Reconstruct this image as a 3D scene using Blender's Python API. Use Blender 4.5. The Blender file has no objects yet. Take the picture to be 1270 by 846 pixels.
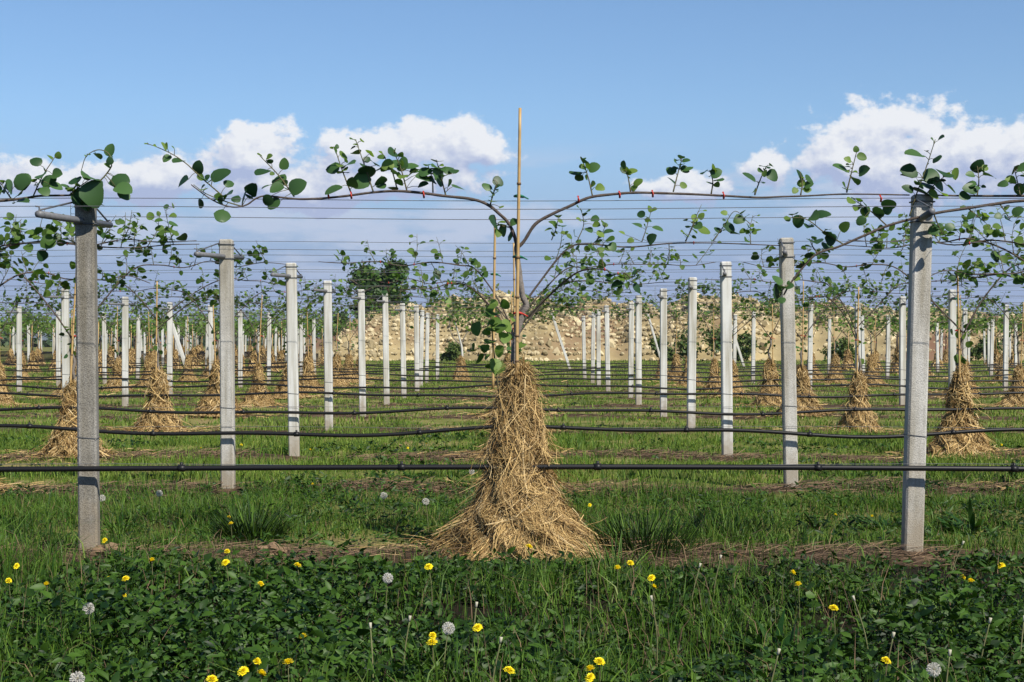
import bpy, math, random
import numpy as np
from mathutils import Vector

# ------------------------------------------------------------------ camera, world, sun
sc = bpy.context.scene
COL = sc.collection
CH = 1.33            # eye height of a crouching photographer
F, CX, CY = 1994.0, 635.0, 423.0
cd = bpy.data.cameras.new('camera'); cam = bpy.data.objects.new('camera', cd); COL.objects.link(cam)
cd.sensor_width = 36.0; cd.lens = 36.0 * F / 1270.0
cd.clip_start = 0.1; cd.clip_end = 20000
cam.location = (0, 0, CH); cam.rotation_euler = (math.radians(90), 0, 0)
sc.camera = cam
sc.view_settings.view_transform = 'Standard'; sc.view_settings.look = 'None'
sc.view_settings.exposure = 0.38; sc.view_settings.gamma = 1.0
sc.view_settings.use_curve_mapping = False

SUN_EL, SUN_AZ = 46.0, 38.0          # azimuth: degrees to the right of straight behind the camera
e, a = math.radians(SUN_EL), math.radians(SUN_AZ)
sdir = Vector((math.cos(e) * math.sin(a), -math.cos(e) * math.cos(a), math.sin(e)))
sd = bpy.data.lights.new('sun', 'SUN'); sun = bpy.data.objects.new('sun', sd); COL.objects.link(sun)
sd.energy = 5.0; sd.angle = math.radians(0.5); sd.color = (1.0, 0.94, 0.84)
sun.rotation_euler = sdir.to_track_quat('Z', 'Y').to_euler()

world = bpy.data.worlds.new('World'); sc.world = world; world.use_nodes = True
SKY_STRENGTH = 0.10

def build_world():
    nt = world.node_tree; N = nt.nodes; L = nt.links
    for n in list(N): N.remove(n)
    out = N.new('ShaderNodeOutputWorld'); bg = N.new('ShaderNodeBackground')
    bg.inputs['Strength'].default_value = SKY_STRENGTH
    L.new(bg.outputs[0], out.inputs['Surface'])
    sky = N.new('ShaderNodeTexSky'); sky.sky_type = 'NISHITA'; sky.sun_disc = False
    sky.sun_elevation = math.radians(SUN_EL); sky.sun_rotation = math.radians(180 - SUN_AZ)
    sky.altitude = 300; sky.air_density = 1.0; sky.dust_density = 0.3; sky.ozone_density = 3.0
    tc = N.new('ShaderNodeTexCoord')
    sx = N.new('ShaderNodeSeparateXYZ'); L.new(tc.outputs['Generated'], sx.inputs[0])
    def M(op, x, y=None, z=None, clamp=False):
        n = N.new('ShaderNodeMath'); n.operation = op; n.use_clamp = clamp
        for i, v in enumerate((x, y, z)):
            if v is None: continue
            if isinstance(v, (int, float)): n.inputs[i].default_value = v
            else: L.new(v, n.inputs[i])
        return n.outputs[0]
    X, Y, Z = sx.outputs
    phi = M('ARCTAN2', X, Y)
    v = M('DIVIDE', Z, M('SQRT', M('ADD', M('ADD', M('MULTIPLY', X, X), M('MULTIPLY', Y, Y)), 1e-6)))
    def vec(du, dv, kx, ky, w):
        c = N.new('ShaderNodeCombineXYZ')
        L.new(M('MULTIPLY', M('ADD', phi, du), kx), c.inputs[0])
        L.new(M('MULTIPLY', M('ADD', v, dv), ky), c.inputs[1]); c.inputs[2].default_value = w
        return c.outputs[0]
    def noise(du, dv, kx, ky, w, det=7, rough=0.55):
        n = N.new('ShaderNodeTexNoise'); n.inputs['Scale'].default_value = 1.0
        n.inputs['Detail'].default_value = det; n.inputs['Roughness'].default_value = rough
        L.new(vec(du, dv, kx, ky, w), n.inputs['Vector']); return n.outputs[0]
    def sm(x, lo, hi):
        n = N.new('ShaderNodeMapRange'); n.interpolation_type = 'SMOOTHSTEP'
        L.new(x, n.inputs[0]); n.inputs[1].default_value = lo; n.inputs[2].default_value = hi
        return n.outputs[0]
    def mixc(f, c1, c2):
        n = N.new('ShaderNodeMix'); n.data_type = 'RGBA'
        if isinstance(f, (int, float)): n.inputs[0].default_value = f
        else: L.new(f, n.inputs[0])
        for s, c in ((6, c1), (7, c2)):
            if isinstance(c, tuple): n.inputs[s].default_value = c + (1,)
            else: L.new(c, n.inputs[s])
        return n.outputs[2]
    # clear sky: Nishita, tinted to the deep slide-film blue, paler and more violet towards the horizon
    tint = N.new('ShaderNodeMix'); tint.data_type = 'RGBA'; tint.blend_type = 'MULTIPLY'
    tint.inputs[0].default_value = 1.0
    L.new(sky.outputs[0], tint.inputs[6]); tint.inputs[7].default_value = (TINT[0], TINT[1], TINT[2], 1)
    base = mixc(sm(v, 0.15, 0.02), tint.outputs[2], HORIZ)
    base = mixc(sm(v, 0.024, 0.002), base, LOW)
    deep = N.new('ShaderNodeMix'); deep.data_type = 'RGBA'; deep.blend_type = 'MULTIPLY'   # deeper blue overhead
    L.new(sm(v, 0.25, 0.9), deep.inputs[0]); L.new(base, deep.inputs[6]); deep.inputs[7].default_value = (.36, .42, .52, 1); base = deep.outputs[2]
    # clouds: heaps with their own position in the sky
    def field(du, dv):
        n1 = noise(du, dv, 30, 40, 3.1, 9, 0.60)
        n2 = noise(du, dv, 85, 110, 1.7, 5, 0.6)
        tot = None
        for (px, py, ax, up, dn) in CLOUDS:
            p0 = math.atan((px - CX) / F); v0 = (CY - py) / F * math.cos(p0)
            dx = M('DIVIDE', M('SUBTRACT', M('ADD', phi, du), p0), ax / F)
            dy0 = M('SUBTRACT', M('ADD', v, dv), v0)
            dy = M('MAXIMUM', M('DIVIDE', dy0, up / F), M('DIVIDE', dy0, -dn / F))
            q = M('SUBTRACT', 1.0, M('SQRT', M('ADD', M('MULTIPLY', dx, dx), M('MULTIPLY', dy, dy))))
            tot = q if tot is None else M('SMOOTH_MAX', tot, q, 0.12)
        f = M('ADD', tot, M('MULTIPLY', M('SUBTRACT', n1, 0.49), 2.2))
        return M('ADD', f, M('MULTIPLY', M('SUBTRACT', n2, 0.5), 1.0))
    f0 = field(0.0, 0.0); f1 = field(0.0035, 0.0075)
    dens = sm(f0, -0.02, 0.34)
    lit = M('ADD', M('ADD', M('MULTIPLY', M('SUBTRACT', f0, f1), 1.1), M('MULTIPLY', M('SUBTRACT', v, 0.108), 15.0)), 0.50, clamp=True)
    ccol = mixc(lit, CL_DARK, CL_LIT)
    # thin veil of streaks low in the sky
    n3 = noise(0, 0, 12, 50, 8.3, 8, 0.6)
    veil = M('MULTIPLY', M('MULTIPLY', sm(n3, 0.47, 0.64), M('MULTIPLY', sm(v, 0.13, 0.085), sm(v, 0.02, 0.06))), 0.75)
    base = mixc(veil, base, CL_VEIL)
    fin = mixc(M('MULTIPLY', dens, 0.95), base, ccol)
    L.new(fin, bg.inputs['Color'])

TINT = (0.72, 0.85, 0.97)
HORIZ = (2.0, 2.8, 4.7)
LOW = (1.9, 2.5, 4.0)
CL_DARK = (3.2, 3.75, 5.5); CL_LIT = (7.2, 7.25, 7.4); CL_VEIL = (4.5, 5.0, 6.2)
CLOUDS = [  # photo measurements: x, y of the heap, half width, height above, depth below
    (1115, 205, 125, 85, 60), (1045, 198, 52, 45, 50), (1205, 195, 90, 55, 55), (1290, 200, 70, 60, 60),
    (577, 186, 58, 40, 24), (505, 184, 66, 36, 40), (430, 188, 75, 32, 45), (320, 190, 72, 40, 50),
    (60, 225, 110, 34, 26), (190, 222, 110, 34, 40), (350, 232, 170, 40, 34), (500, 225, 120, 30, 24),
    (850, 236, 85, 22, 22), (945, 212, 34, 34, 28)]
build_world()

# ------------------------------------------------------------------ helpers
rng = np.random.default_rng(7)
random.seed(7)
U = rng.uniform

def P(px, py, y):                     # a measured image point at depth y -> metres
    return np.array([(px - CX) / F * y, y, CH - (py - CY) / F * y])

def mat(name, col, rough=0.7, col2=None, nscale=20.0, island=0.0, trans=0.0, spec=0.3, bump=0.0, bscale=60.0, detail=4.0, col3=None):
    m = bpy.data.materials.new(name); m.use_nodes = True
    nt = m.node_tree; N = nt.nodes; L = nt.links
    b = N['Principled BSDF']; b.inputs['Roughness'].default_value = rough
    b.inputs['Specular IOR Level'].default_value = spec
    c4 = lambda c: (c[0], c[1], c[2], 1)
    b.inputs['Base Color'].default_value = c4(col)
    src = None
    if col2 is not None or island:
        ramp = N.new('ShaderNodeValToRGB')
        ramp.color_ramp.elements[0].color = c4(col); ramp.color_ramp.elements[1].color = c4(col2 or col)
        ramp.color_ramp.elements[0].position = 0.25; ramp.color_ramp.elements[1].position = 0.75
        if col3:
            el = ramp.color_ramp.elements.new(0.94); el.color = c4(col3)
        tc = N.new('ShaderNodeTexCoord')
        nz = N.new('ShaderNodeTexNoise'); nz.inputs['Scale'].default_value = nscale; nz.inputs['Detail'].default_value = detail
        L.new(tc.outputs['Object'], nz.inputs['Vector'])
        f = nz.outputs[0]
        if island:
            g = N.new('ShaderNodeNewGeometry')
            mm = N.new('ShaderNodeMix'); mm.data_type = 'FLOAT'; mm.inputs[0].default_value = island
            L.new(nz.outputs[0], mm.inputs[2]); L.new(g.outputs['Random Per Island'], mm.inputs[3]); f = mm.outputs[0]
        L.new(f, ramp.inputs[0]); L.new(ramp.outputs[0], b.inputs['Base Color']); src = ramp.outputs[0]
    if bump:
        tc2 = N.new('ShaderNodeTexCoord')
        n2 = N.new('ShaderNodeTexNoise'); n2.inputs['Scale'].default_value = bscale; n2.inputs['Detail'].default_value = 6
        L.new(tc2.outputs['Object'], n2.inputs['Vector'])
        bp = N.new('ShaderNodeBump'); bp.inputs['Strength'].default_value = bump; bp.inputs['Distance'].default_value = 0.01
        L.new(n2.outputs[0], bp.inputs['Height']); L.new(bp.outputs[0], b.inputs['Normal'])
    if trans:
        t = N.new('ShaderNodeBsdfTranslucent'); mx = N.new('ShaderNodeMixShader'); mx.inputs[0].default_value = trans
        if src is not None:
            hs = N.new('ShaderNodeHueSaturation'); hs.inputs['Value'].default_value = 1.6; hs.inputs['Saturation'].default_value = 1.15
            L.new(src, hs.inputs['Color']); L.new(hs.outputs[0], t.inputs['Color'])
        else: t.inputs['Color'].default_value = c4(col)
        L.new(b.outputs[0], mx.inputs[1]); L.new(t.outputs[0], mx.inputs[2])
        L.new(mx.outputs[0], N['Material Output'].inputs['Surface'])
    return m

class MB:
    def __init__(s): s.v = []; s.q = []; s.t = []; s.n = 0
    def add(s, v, faces, mi=0):
        v = np.asarray(v, float).reshape(-1, 3); f = np.asarray(faces, int)
        s.v.append(v)
        (s.q if f.shape[1] == 4 else s.t).append((f + s.n, mi)); s.n += len(v)
        return s
    def build(s, name, mats, parent=None, smooth=True, origin=None):
        me = bpy.data.meshes.new(name)
        V = np.concatenate(s.v) if s.v else np.zeros((0, 3))
        if origin is not None: V = V - np.asarray(origin)
        me.vertices.add(len(V)); me.vertices.foreach_set('co', V.astype(np.float32).ravel())
        fs = s.q + s.t
        nl = sum(f.size for f, _ in fs); npoly = sum(len(f) for f, _ in fs)
        me.loops.add(nl); me.polygons.add(npoly)
        me.loops.foreach_set('vertex_index', np.concatenate([f.ravel() for f, _ in fs]).astype(np.int32))
        tot = np.concatenate([np.full(len(f), f.shape[1]) for f, _ in fs])
        st = np.concatenate([[0], np.cumsum(tot)[:-1]])
        me.polygons.foreach_set('loop_start', st.astype(np.int32))
        me.polygons.foreach_set('material_index', np.concatenate([np.full(len(f), mi) for f, mi in fs]).astype(np.int32))
        me.polygons.foreach_set('use_smooth', np.full(npoly, smooth))
        for m in (mats if isinstance(mats, (list, tuple)) else [mats]): me.materials.append(m)
        me.update(calc_edges=True); me.validate()
        o = bpy.data.objects.new(name, me); COL.objects.link(o)
        if parent is not None: o.parent = parent
        if origin is not None and parent is None: o.location = origin
        return o

def tag(o, label=None, cat=None, group=None, kind=None):
    for k, v in (('label', label), ('category', cat), ('group', group), ('kind', kind)):
        if v: o[k] = v
    return o

def thing(name, label, cat, loc, rotz=0.0, group=None):
    o = bpy.data.objects.new(name, None); COL.objects.link(o)
    o.empty_display_size = 0.2; o.location = loc; o.rotation_euler = (0, 0, rotz)
    return tag(o, label, cat, group)

def copy_tree(o, parent=None):
    c = o.copy(); COL.objects.link(c)
    if parent is not None: c.parent = parent
    for ch in list(o.children): copy_tree(ch, c)
    return c

def norm(v):
    v = np.asarray(v, float); return v / np.maximum(np.linalg.norm(v, axis=-1, keepdims=True), 1e-9)

def spline(pts, per=6):
    p = np.asarray(pts, float)
    if len(p) < 3: return np.array([p[0] + (p[-1] - p[0]) * t for t in np.linspace(0, 1, per + 1)])
    q = np.vstack([2 * p[0] - p[1], p, 2 * p[-1] - p[-2]]); o = []
    for i in range(1, len(q) - 2):
        for t in np.linspace(0, 1, per, endpoint=False):
            a0, a1, a2, a3 = q[i - 1], q[i], q[i + 1], q[i + 2]
            o.append(0.5 * (2 * a1 + (a2 - a0) * t + (2 * a0 - 5 * a1 + 4 * a2 - a3) * t * t + (3 * a1 - a0 - 3 * a2 + a3) * t ** 3))
    o.append(p[-1]); return np.array(o)

def tube(mb, pts, r0, r1=None, sides=6, mi=0, per=0, knob=0.0):
    p = spline(pts, per) if per else np.asarray(pts, float)
    n = len(p); r = np.linspace(r0, r0 if r1 is None else r1, n)
    if knob: r = r * (1 + U(-knob, knob, n))
    d = norm(np.gradient(p, axis=0))
    ref = np.array([0, 0, 1.0]) if abs(d[0][2]) < 0.8 else np.array([0, 1.0, 0])
    x = norm(np.cross(d, ref)); 
    bad = np.linalg.norm(np.cross(d, ref), axis=1) < 0.2
    x[bad] = norm(np.cross(d[bad], np.array([1.0, 0.3, 0])))
    y = np.cross(d, x); ang = np.linspace(0, 2 * math.pi, sides, endpoint=False)
    V = p[:, None] + r[:, None, None] * (np.cos(ang)[None, :, None] * x[:, None] + np.sin(ang)[None, :, None] * y[:, None])
    V = V.reshape(-1, 3)
    i = np.arange(n - 1)[:, None] * sides; k = np.arange(sides)[None]; k2 = (k + 1) % sides
    fq = np.stack([i + k, i + k2, i + sides + k2, i + sides + k], -1).reshape(-1, 4)
    nv = len(V); V = np.vstack([V, p[:1], p[-1:]])
    kk = np.arange(sides); b = (n - 1) * sides
    caps = np.vstack([np.stack([np.full(sides, nv), (kk + 1) % sides, kk], -1), np.stack([np.full(sides, nv + 1), b + kk, b + (kk + 1) % sides], -1)])
    s0 = mb.n; mb.add(V, fq, mi); mb.t.append((caps + s0, mi))

def batch(mb, tv, tf, pos, dirs, nrm, size, mi=0, wid=None):
    """many copies of a small template: template y along dirs, z along nrm"""
    pos = np.asarray(pos, float).reshape(-1, 3); n = len(pos)
    if n == 0: return
    y = norm(dirs); x = norm(np.cross(y, nrm)); z = np.cross(x, y)
    size = np.broadcast_to(np.asarray(size, float), (n,))
    w = size if wid is None else np.broadcast_to(np.asarray(wid, float), (n,))
    V = pos[:, None] + tv[None, :, 0:1] * x[:, None] * w[:, None, None] + tv[None, :, 1:2] * y[:, None] * size[:, None, None] + tv[None, :, 2:3] * z[:, None] * size[:, None, None]
    Fc = (np.arange(n)[:, None, None] * len(tv) + tf[None]).reshape(-1, tf.shape[1])
    mb.add(V.reshape(-1, 3), Fc, mi)

def leaf_template(rows, width, fold, droop):
    tv = []; 
    for (t, w) in rows:
        z = -droop * t * t
        tv += [[-w * width, t - 0.06 * w, z + fold * w], [0, t, z], [w * width, t - 0.06 * w, z + fold * w]]
    f = []
    for i in range(len(rows) - 1):
        for k in (0, 1):
            f.append([3 * i + k, 3 * i + k + 1, 3 * i + k + 4, 3 * i + k + 3])
    return np.array(tv, float), np.array(f)
ROUND = [(0, .12), (.06, .5), (.2, .86), (.42, 1.0), (.65, .93), (.84, .70), (.95, .38), (1.0, .08)]
KIWI = [leaf_template(ROUND, w, f, d) for (w, f, d) in ((.46, .10, .18), (.50, .03, .30), (.43, .16, .06))]
for w_, f_, d_ in ((.48, .12, .34), (.45, -.06, .10), (.5, .08, .22)):
    tv_, tf_ = leaf_template(ROUND, w_, f_, d_); k_ = np.arange(len(tv_)); tv_ = tv_.copy()
    tv_[:, 2] += .035 * np.sin(k_ * 2.1 + w_ * 40); tv_[:, 0] += .025 * np.sin(k_ * 1.3) + .05 * tv_[:, 1] ** 2
    KIWI.append((tv_, tf_))
KIWI_LO = leaf_template([(0, .2), (.3, .95), (.7, .8), (1, .08)], .46, .1, .2)
OVAL = leaf_template([(0, .15), (.35, 1), (.7, .75), (1, .04)], .24, .08, .28)
NARROW = leaf_template([(0, .3), (.3, 1), (.65, .8), (1, .03)], .13, .05, .25)
TRI = leaf_template([(0, .2), (.5, 1), (1, .25)], .42, .1, .15)
LANCE = leaf_template([(0, .3), (.15, .55), (.3, .85), (.5, 1), (.7, .85), (.87, .5), (1, .04)], .09, .035, .5)

def ico(sub=1):
    import bmesh
    bm = bmesh.new(); bmesh.ops.create_icosphere(bm, subdivisions=sub, radius=1)
    v = np.array([x.co[:] for x in bm.verts]); f = np.array([[x.index for x in q.verts] for q in bm.faces]); bm.free()
    return v, f

def box(mb, c, s, mi=0, bev=0.0):
    import bmesh
    bm = bmesh.new(); bmesh.ops.create_cube(bm, size=1)
    for q in bm.verts: q.co = Vector((q.co.x * s[0], q.co.y * s[1], q.co.z * s[2]))
    if bev: bmesh.ops.bevel(bm, geom=list(bm.edges), offset=bev, segments=1, affect='EDGES', profile=0.5)
    bmesh.ops.triangulate(bm, faces=bm.faces)
    v = np.array([x.co[:] for x in bm.verts]) + np.asarray(c); f = np.array([[x.index for x in q.verts] for q in bm.faces]); bm.free()
    mb.add(v, f, mi)

def rdir(n):
    return norm(rng.normal(size=(n, 3)))

# ------------------------------------------------------------------ materials
M_conc = mat('speckled_concrete', (.47, .455, .415), .9, (.60, .58, .53), 9, bump=.5, bscale=140)
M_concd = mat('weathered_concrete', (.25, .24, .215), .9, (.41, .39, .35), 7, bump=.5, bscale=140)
M_concp = mat('pale_concrete', (.53, .53, .50), .9, (.66, .66, .63), 5)
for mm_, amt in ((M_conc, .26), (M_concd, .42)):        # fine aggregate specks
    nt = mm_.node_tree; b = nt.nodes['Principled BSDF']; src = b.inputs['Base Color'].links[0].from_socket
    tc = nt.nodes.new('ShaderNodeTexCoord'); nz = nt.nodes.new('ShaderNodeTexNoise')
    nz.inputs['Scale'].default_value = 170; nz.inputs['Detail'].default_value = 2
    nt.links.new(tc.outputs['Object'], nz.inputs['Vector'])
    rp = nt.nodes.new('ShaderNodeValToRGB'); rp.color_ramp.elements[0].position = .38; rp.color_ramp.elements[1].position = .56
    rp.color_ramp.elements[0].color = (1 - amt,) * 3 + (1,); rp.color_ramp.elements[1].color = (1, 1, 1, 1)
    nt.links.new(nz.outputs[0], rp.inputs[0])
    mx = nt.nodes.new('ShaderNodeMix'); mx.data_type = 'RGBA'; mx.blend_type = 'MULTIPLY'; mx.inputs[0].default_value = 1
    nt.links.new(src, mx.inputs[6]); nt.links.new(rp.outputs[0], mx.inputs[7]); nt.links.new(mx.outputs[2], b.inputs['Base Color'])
M_steel = mat('galvanised_steel', (.10, .105, .11), .5, (.17, .17, .18), 30, spec=.5)
M_wire = mat('steel_wire', (.10, .105, .115), .55, spec=.4)
M_pipe = mat('black_polythene', (.010, .010, .011), .45, spec=.3)
M_bark = mat('vine_bark', (.055, .042, .034), .85, (.12, .095, .078), 45, bump=.6, bscale=90)
M_barkg = mat('grey_vine_bark', (.13, .115, .10), .85, (.24, .21, .185), 40, bump=.6, bscale=90)
M_shoot = mat('young_shoot', (.10, .075, .04), .7, (.12, .13, .05), 12)
M_leaf = mat('kiwi_leaf', (.022, .060, .020), .45, (.058, .125, .036), 7, island=.7, trans=.16, spec=.3)
M_leafy = mat('young_kiwi_leaf', (.060, .125, .024), .5, (.17, .26, .055), 7, island=.7, trans=.38, spec=.25)
M_bamboo = mat('bamboo_cane', (.40, .25, .09), .5, (.52, .36, .16), 14, spec=.4)
M_bambd = mat('bamboo_node', (.16, .10, .05), .6)
M_red = mat('red_tie', (.50, .05, .035), .5)
M_green = mat('green_tie', (.02, .16, .09), .5)
M_straw = mat('straw', (.20, .118, .040), .65, (.58, .405, .165), 6, island=.85, col3=(.50, .39, .22), spec=.3)
M_strawc = mat('straw_core', (.10, .065, .03), .9, (.18, .12, .055), 30)
M_litter = mat('old_straw', (.04, .027, .017), .85, (.21, .14, .082), 6, island=.85)
M_grass = mat('grass_blade', (.018, .060, .008), .5, (.110, .195, .024), 1.1, island=.55, trans=.16, spec=.2, col3=(.26, .22, .09))
M_grassm = mat('meadow_grass', (.042, .105, .012), .55, (.20, .27, .045), .5, island=.45, trans=.18, spec=.2, col3=(.44, .33, .16))
M_weed = mat('weed_leaf', (.005, .021, .003), .5, (.047, .104, .012), 2.2, island=.6, trans=.10, spec=.22)
M_dock = mat('dock_leaf', (.014, .050, .010), .5, (.05, .105, .020), 5, island=.7, trans=.14, spec=.2)
M_dark = mat('shade_dark_grass', (.008, .024, .005), .55, (.030, .060, .011), 5, island=.6, trans=.05, spec=.15)  # darkened grass green: shade of the deep pockets put into the blade colour
M_yellow = mat('dandelion_yellow', (.88, .72, .008), .6, (.92, .82, .04), 40, island=.6, trans=.1)
M_fluff = mat('seed_fluff', (.60, .58, .52), .9, (.72, .70, .64), 30)
M_stalk = mat('flower_stalk', (.10, .14, .045), .6, (.19, .16, .08), 15)
M_bud = mat('spent_bud', (.42, .40, .30), .8)
M_stone = mat('field_stone', (.23, .185, .10), .9, (.56, .47, .29), .9, island=.85, bump=.4, bscale=6)
M_tree = mat('tree_leaf', (.022, .055, .014), .55, (.055, .105, .026), 1.2, island=.6, trans=.15)
M_shrub = mat('shrub_leaf', (.045, .085, .020), .55, (.13, .17, .045), 1.2, island=.6, trans=.15)
M_trunk = mat('tree_bark', (.07, .055, .04), .9, (.13, .10, .08), 8)
M_fart = mat('far_tree_leaf', (.03, .055, .022), .7, (.055, .085, .03), .3, island=.6)
M_hill = mat('wooded_hill', (.022, .038, .022), .95, (.04, .055, .03), .004)

# rain streaks, stains and soil splashed on the foot of the posts
for mm_, amt in ((M_conc, .75), (M_concd, .8), (M_concp, .8)):
    nt = mm_.node_tree; b = nt.nodes['Principled BSDF']; src = b.inputs['Base Color'].links[0].from_socket
    tc = nt.nodes.new('ShaderNodeTexCoord'); oi = nt.nodes.new('ShaderNodeObjectInfo')
    mp = nt.nodes.new('ShaderNodeMapping'); mp.inputs['Scale'].default_value = (16, 16, 1.1)
    va = nt.nodes.new('ShaderNodeVectorMath'); va.operation = 'ADD'; nt.links.new(tc.outputs['Object'], va.inputs[0]); nt.links.new(oi.outputs['Location'], va.inputs[1])
    nt.links.new(va.outputs[0], mp.inputs[0])
    nz = nt.nodes.new('ShaderNodeTexNoise'); nz.inputs['Scale'].default_value = 1.0; nz.inputs['Detail'].default_value = 6
    nt.links.new(mp.outputs[0], nz.inputs['Vector'])
    rp = nt.nodes.new('ShaderNodeValToRGB'); rp.color_ramp.elements[0].position = .34; rp.color_ramp.elements[1].position = .62
    rp.color_ramp.elements[0].color = (.60 * amt / .75, .57 * amt / .75, .50 * amt / .75, 1); rp.color_ramp.elements[1].color = (1, 1, 1, 1)
    nt.links.new(nz.outputs[0], rp.inputs[0])
    mx = nt.nodes.new('ShaderNodeMix'); mx.data_type = 'RGBA'; mx.blend_type = 'MULTIPLY'; mx.inputs[0].default_value = 1
    nt.links.new(src, mx.inputs[6]); nt.links.new(rp.outputs[0], mx.inputs[7])
    sp = nt.nodes.new('ShaderNodeSeparateXYZ'); nt.links.new(tc.outputs['Object'], sp.inputs[0])
    n2 = nt.nodes.new('ShaderNodeTexNoise'); n2.inputs['Scale'].default_value = 14; n2.inputs['Detail'].default_value = 5; nt.links.new(va.outputs[0], n2.inputs['Vector'])
    ad = nt.nodes.new('ShaderNodeMath'); ad.operation = 'MULTIPLY_ADD'; nt.links.new(n2.outputs[0], ad.inputs[0]); ad.inputs[1].default_value = -.55; nt.links.new(sp.outputs[2], ad.inputs[2])
    mr = nt.nodes.new('ShaderNodeMapRange'); nt.links.new(ad.outputs[0], mr.inputs[0]); mr.inputs[1].default_value = .10; mr.inputs[2].default_value = -.16
    mr.inputs[3].default_value = 0; mr.inputs[4].default_value = .65
    m2 = nt.nodes.new('ShaderNodeMix'); m2.data_type = 'RGBA'; nt.links.new(mr.outputs[0], m2.inputs[0])
    nt.links.new(mx.outputs[2], m2.inputs[6]); m2.inputs[7].default_value = (.27, .22, .15, 1); nt.links.new(m2.outputs[2], b.inputs['Base Color'])

# ground: soil and turf, with brown mulched strips under the vine rows
Z1, DZ, W = 9.95, 4.5, 5.13
def ground_material():
    m = bpy.data.materials.new('orchard_ground'); m.use_nodes = True
    nt = m.node_tree; N = nt.nodes; L = nt.links; b = N['Principled BSDF']; b.inputs['Roughness'].default_value = .95
    b.inputs['Specular IOR Level'].default_value = .1
    tc = N.new('ShaderNodeTexCoord'); s = N.new('ShaderNodeSeparateXYZ'); L.new(tc.outputs['Object'], s.inputs[0])
    def Mx(op, x, y=None, clamp=False):
        n = N.new('ShaderNodeMath'); n.operation = op; n.use_clamp = clamp
        for i, v in enumerate((x, y)):
            if v is None: continue
            if isinstance(v, (int, float)): n.inputs[i].default_value = v
            else: L.new(v, n.inputs[i])
        return n.outputs[0]
    def nz(sc_, det=5):
        n = N.new('ShaderNodeTexNoise'); n.inputs['Scale'].default_value = sc_; n.inputs['Detail'].default_value = det
        L.new(tc.outputs['Object'], n.inputs['Vector']); return n.outputs[0]
    def ramp(f, els):
        r = N.new('ShaderNodeValToRGB')
        while len(r.color_ramp.elements) < len(els): r.color_ramp.elements.new(.5)
        for e_, (p, c) in zip(r.color_ramp.elements, els): e_.position = p; e_.color = c + (1,)
        L.new(f, r.inputs[0]); return r.outputs[0]
    turf = ramp(nz(.9, 8), [(.3, (.055, .080, .018)), (.45, (.11, .13, .03)), (.56, (.19, .18, .06)), (.70, (.25, .19, .09))])
    soil = ramp(nz(7, 8), [(.3, (.035, .024, .015)), (.55, (.085, .056, .034)), (.75, (.16, .11, .07))])
    # distance from the nearest row line
    q_ = Mx('DIVIDE', Mx('SUBTRACT', s.outputs[1], 18.3), 3.5)
    wy = Mx('ADD', s.outputs[1], Mx('MULTIPLY', Mx('EXPONENT', Mx('MULTIPLY', Mx('MULTIPLY', q_, q_), -1.0)), .75))
    d = Mx('ABSOLUTE', Mx('SUBTRACT', Mx('FLOORED_MODULO', Mx('ADD', Mx('SUBTRACT', wy, Z1 - .1), DZ / 2), DZ), DZ / 2))
    d = Mx('ADD', d, Mx('MULTIPLY', Mx('SUBTRACT', nz(1.6, 5), .5), .7))
    k = N.new('ShaderNodeMapRange'); k.interpolation_type = 'SMOOTHSTEP'; L.new(d, k.inputs[0])
    k.inputs[1].default_value = .50; k.inputs[2].default_value = .22
    inside = Mx('MULTIPLY', Mx('GREATER_THAN', s.outputs[1], 8.5), Mx('LESS_THAN', s.outputs[1], 200.0))
    mx = N.new('ShaderNodeMix'); mx.data_type = 'RGBA'; L.new(Mx('MULTIPLY', k.outputs[0], inside), mx.inputs[0])
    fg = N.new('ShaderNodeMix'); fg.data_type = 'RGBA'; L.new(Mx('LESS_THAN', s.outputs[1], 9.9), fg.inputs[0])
    L.new(turf, fg.inputs[6]); fg.inputs[7].default_value = (.014, .012, .007, 1)  # near-black foreground: shade between the weeds put into the ground colour
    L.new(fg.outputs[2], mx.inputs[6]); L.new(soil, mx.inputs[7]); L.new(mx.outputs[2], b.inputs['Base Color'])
    bp = N.new('ShaderNodeBump'); bp.inputs['Strength'].default_value = .7; bp.inputs['Distance'].default_value = .03
    L.new(nz(22, 8), bp.inputs['Height']); L.new(bp.outputs[0], b.inputs['Normal'])
    return m
M_ground = ground_material()

# ------------------------------------------------------------------ the setting
def warp(y): return y + .75 * np.exp(-((np.asarray(y, float) - 18.3) / 3.5) ** 2)
_t = np.linspace(5, 70, 6501); ROWY = [float(np.interp(Z1 + DZ * r, warp(_t), _t)) for r in range(11)]
def gh(x, y):                          # gentle unevenness of the ground
    x = np.asarray(x, float); y = np.asarray(y, float)
    near = np.clip((80 - np.hypot(x, y)) / 40, 0, 1)
    d = np.abs((warp(y) - Z1 + DZ / 2) % DZ - DZ / 2)
    strip = np.where(y > 8.5, .035 * np.exp(-(d / .35) ** 2), 0)
    return near * (.018 * np.sin(x * 1.3 + y * .7) + .014 * np.sin(x * 2.9 - y * 1.9 + 1) + strip)

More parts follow.
